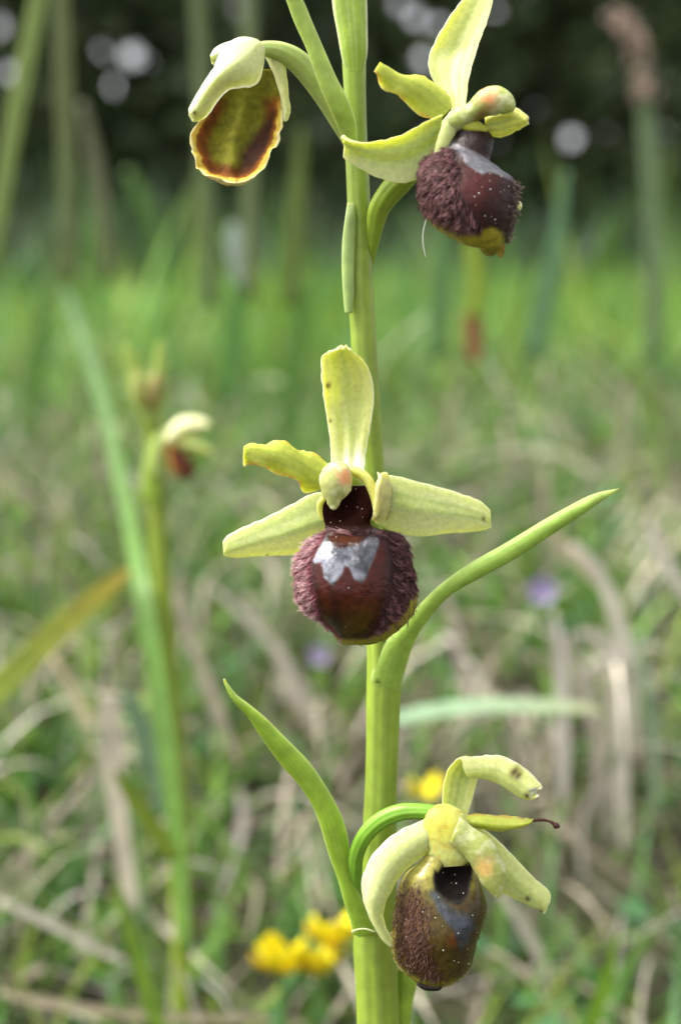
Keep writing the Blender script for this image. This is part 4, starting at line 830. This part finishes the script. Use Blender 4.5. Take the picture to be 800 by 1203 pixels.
FUR4 = [(478, 1036), (492, 1036), (500, 1060), (500, 1090), (508, 1115), (520, 1140), (500, 1140), (480, 1126), (466, 1105), (466, 1065)]
def lip4c(t, s, x, y, f):
    wx = x + 6 * (n2(x * .12, y * .12) - .5); wy = y + 6 * (n2(x * .12 + 9, y * .12) - .5)
    c = np.broadcast_to(np.array((.066, .046, .008)), x.shape + (3,)).copy()
    c = mix(c, (.34, .31, .07), sst(1056, 1018, y) * .9)
    c = mix(c, (.075, .032, .012), sst(14, -14, sdf_poly(wx, wy, FUR4)))
    c = mix(c, (.045, .028, .010), sst(12, -10, sdf_poly(wx, wy, [(520, 1050), (555, 1040), (566, 1070), (556, 1110), (535, 1130), (528, 1090)])) * .85)
    c = mix(c, (.16, .04, .010), .7 * gau(np.hypot(x - 528, y - 1088), 7))
    c = mix(c, YEL, sst(1136, 1150, y + 14 * s * s * (s < 0) + 4 * n2(x * .2, y * .2)) + .8 * sst(-.86, -1, s) * sst(1080, 1105, y))
    c = mix(c, (.035, .05, .055), sst(7, -4, sdf_poly(wx, wy, SPEC4)) * .6)
    c = mix(c, np.array((.09, .10, .125)), sst(4, -4, sdf_poly(wx, wy, SPEC4)) * (.4 + .6 * n2(x * .14, y * .14)))
    c = mix(c, (.008, .006, .005), sst(2.5, -2.5, sdf_poly(wx, wy, CAV4)))
    return met(mix(c, YEL, (1 - f)), sst(4, -4, sdf_poly(wx, wy, SPEC4)) * f * .55)
l4 = loft('lip', f4, [(502, 1002, 550, 1002), (490, 1014, 557, 1018), (475, 1028, 563, 1035), (467, 1048, 569, 1052), (464, 1068, 571.5, 1068), (461.5, 1090, 566, 1088), (459.5, 1108, 560, 1106), (463, 1125, 556, 1124), (474, 1140, 548, 1140), (490, 1152, 533, 1152), (503, 1158, 518, 1157.5)],
     M_LIP, -8.5, front=lambda t, s: evs([(0, 1.0), (.2, 2.6), (.5, 4.2), (.8, 3.2), (.95, 1.2), (1, .2)], t) * np.clip(1 - np.abs(s) ** 2.2, 0, 1) ** .55,
     back=lambda t, s: evs([(0, -.3), (.5, 1.0), (1, -.2)], t) * np.sqrt(np.clip(1 - s * s, 0, 1)), col=lip4c, rgh=lambda t, s, x, y, f: .26 + .3 * sst(4, -6, sdf_poly(x, y, FUR4)) + .62 * sst(2, -3, sdf_poly(x, y, CAV4)) * sst(1054, 1044, y), n=12, nu=100, jit=.8, seed=9, pit=lambda x, y: 1.8 * gau(np.hypot((x - 531) * .9, y - 1028), 17))
hairs(l4, f4, 1100, lambda x, y, s, t: sst(14, -12, sdf_poly(x, y, FUR4)) ** 1.5, lambda x, y, s: (-.45 + 0 * x, .75 + 0 * x), (.3, .65), (.035, .010, .006), (.28, .15, .11), seed=8)
hairs(l4, f4, 260, lambda x, y, s, t: (np.abs(s) > .9) * (y > 1060) * 1.0, lambda x, y, s: (.8 * np.sign(s), .4 + 0 * x), (.15, .4), (.2, .16, .03), (.6, .5, .3), seed=9)
grains(l4, f4, 26, lambda x, y, s, t: (y > 1020) * (y < 1140) * (np.abs(s) < .85) * 1.0, 6, rad=.05)
tube('lip_point', f4, [(490, 1155, 2), (497, 1158, 4), (506, 1160, 4.5), (515, 1159.5, 4), (521, 1156, 1.5)], M_STEM, -10.6, (.015, .010, .008), n=5, nu=11, jit=.6)

# ------------------------------------------------------------------ second orchid, out of focus
o2 = thing('spider_orchid', 'blurred orchid with one pale hooded bloom and two tip buds, standing apart', 'orchid')
D2 = 150
tube('stem', o2, [(178, 440, 8), (179, 480, 10), (182, 540, 11), (187, 620, 11), (193, 720, 12), (200, 820, 13), (207, 920, 13), (211, 1010, 12), (213, 1100, 11), (216, 1300, 11), (218, 1560, 11)], M_STEM, D2, (.22, .30, .03), n=5)
for q in ([(176, 500, 8), (168, 470, 12), (160, 440, 11), (152, 415, 7), (148, 404, 2)], [(180, 500, 8), (185, 465, 11), (188, 435, 9), (190, 410, 6), (191, 400, 2)]):
    ribbon(q, D2 - 3, (.30, .40, .08), M_BRACT, 'bract', parent=o2, th=1.6)
tube('bud', o2, [(168, 478, 6), (166, 465, 9), (163, 450, 8), (160, 438, 3)], M_TEP, D2 - 5, (.28, .30, .08))
tube('bud', o2, [(180, 480, 6), (181, 465, 9), (183, 450, 8), (184, 438, 3)], M_TEP, D2 - 5, (.26, .22, .07))
ribbon([(176, 590, 10), (178, 560, 11), (182, 535, 9), (188, 510, 4)], D2 - 4, (.28, .42, .05), M_BRACT, 'bract', parent=o2, th=1.6)
fb2 = tube('flower', o2, [(184, 560, 7), (186, 535, 8), (193, 515, 9), (205, 505, 9)], M_STEM, D2 - 4, (.34, .42, .12), n=5).o
loft('sepal', fb2, [(194, 512, 200, 524), (204, 496, 210, 520), (218, 489, 222, 514), (234, 490, 236, 508), (246, 495, 246, 502)], M_TEP, D2 - 8, curl=lambda t, s: 1.6 * (1 - s * s), th=1.2, col=(.66, .66, .36))
loft('sepal', fb2, [(205, 515, 204, 530), (222, 516, 222, 534), (240, 522, 240, 536), (252, 530, 251, 536)], M_TEP, D2 - 6, curl=lambda t, s: .8 * (1 - s * s), th=1.0, col=(.40, .46, .14))
loft('lip', fb2, [(197, 522, 212, 524), (197, 535, 222, 536), (199, 548, 230, 546), (205, 558, 230, 556), (216, 563, 224, 562)], M_LIP, D2 - 8, front=lambda t, s: 2.4 * np.sqrt(np.clip(1 - s * s, 0, 1)), back=lambda t, s: -.8 * np.sqrt(np.clip(1 - s * s, 0, 1)), col=lambda t, s, x, y, f: met(mix(np.broadcast_to(np.array((.10, .025, .008)), x.shape + (3,)), (.40, .16, .03), sst(-.3, -.9, s)), 0), rgh=.5)
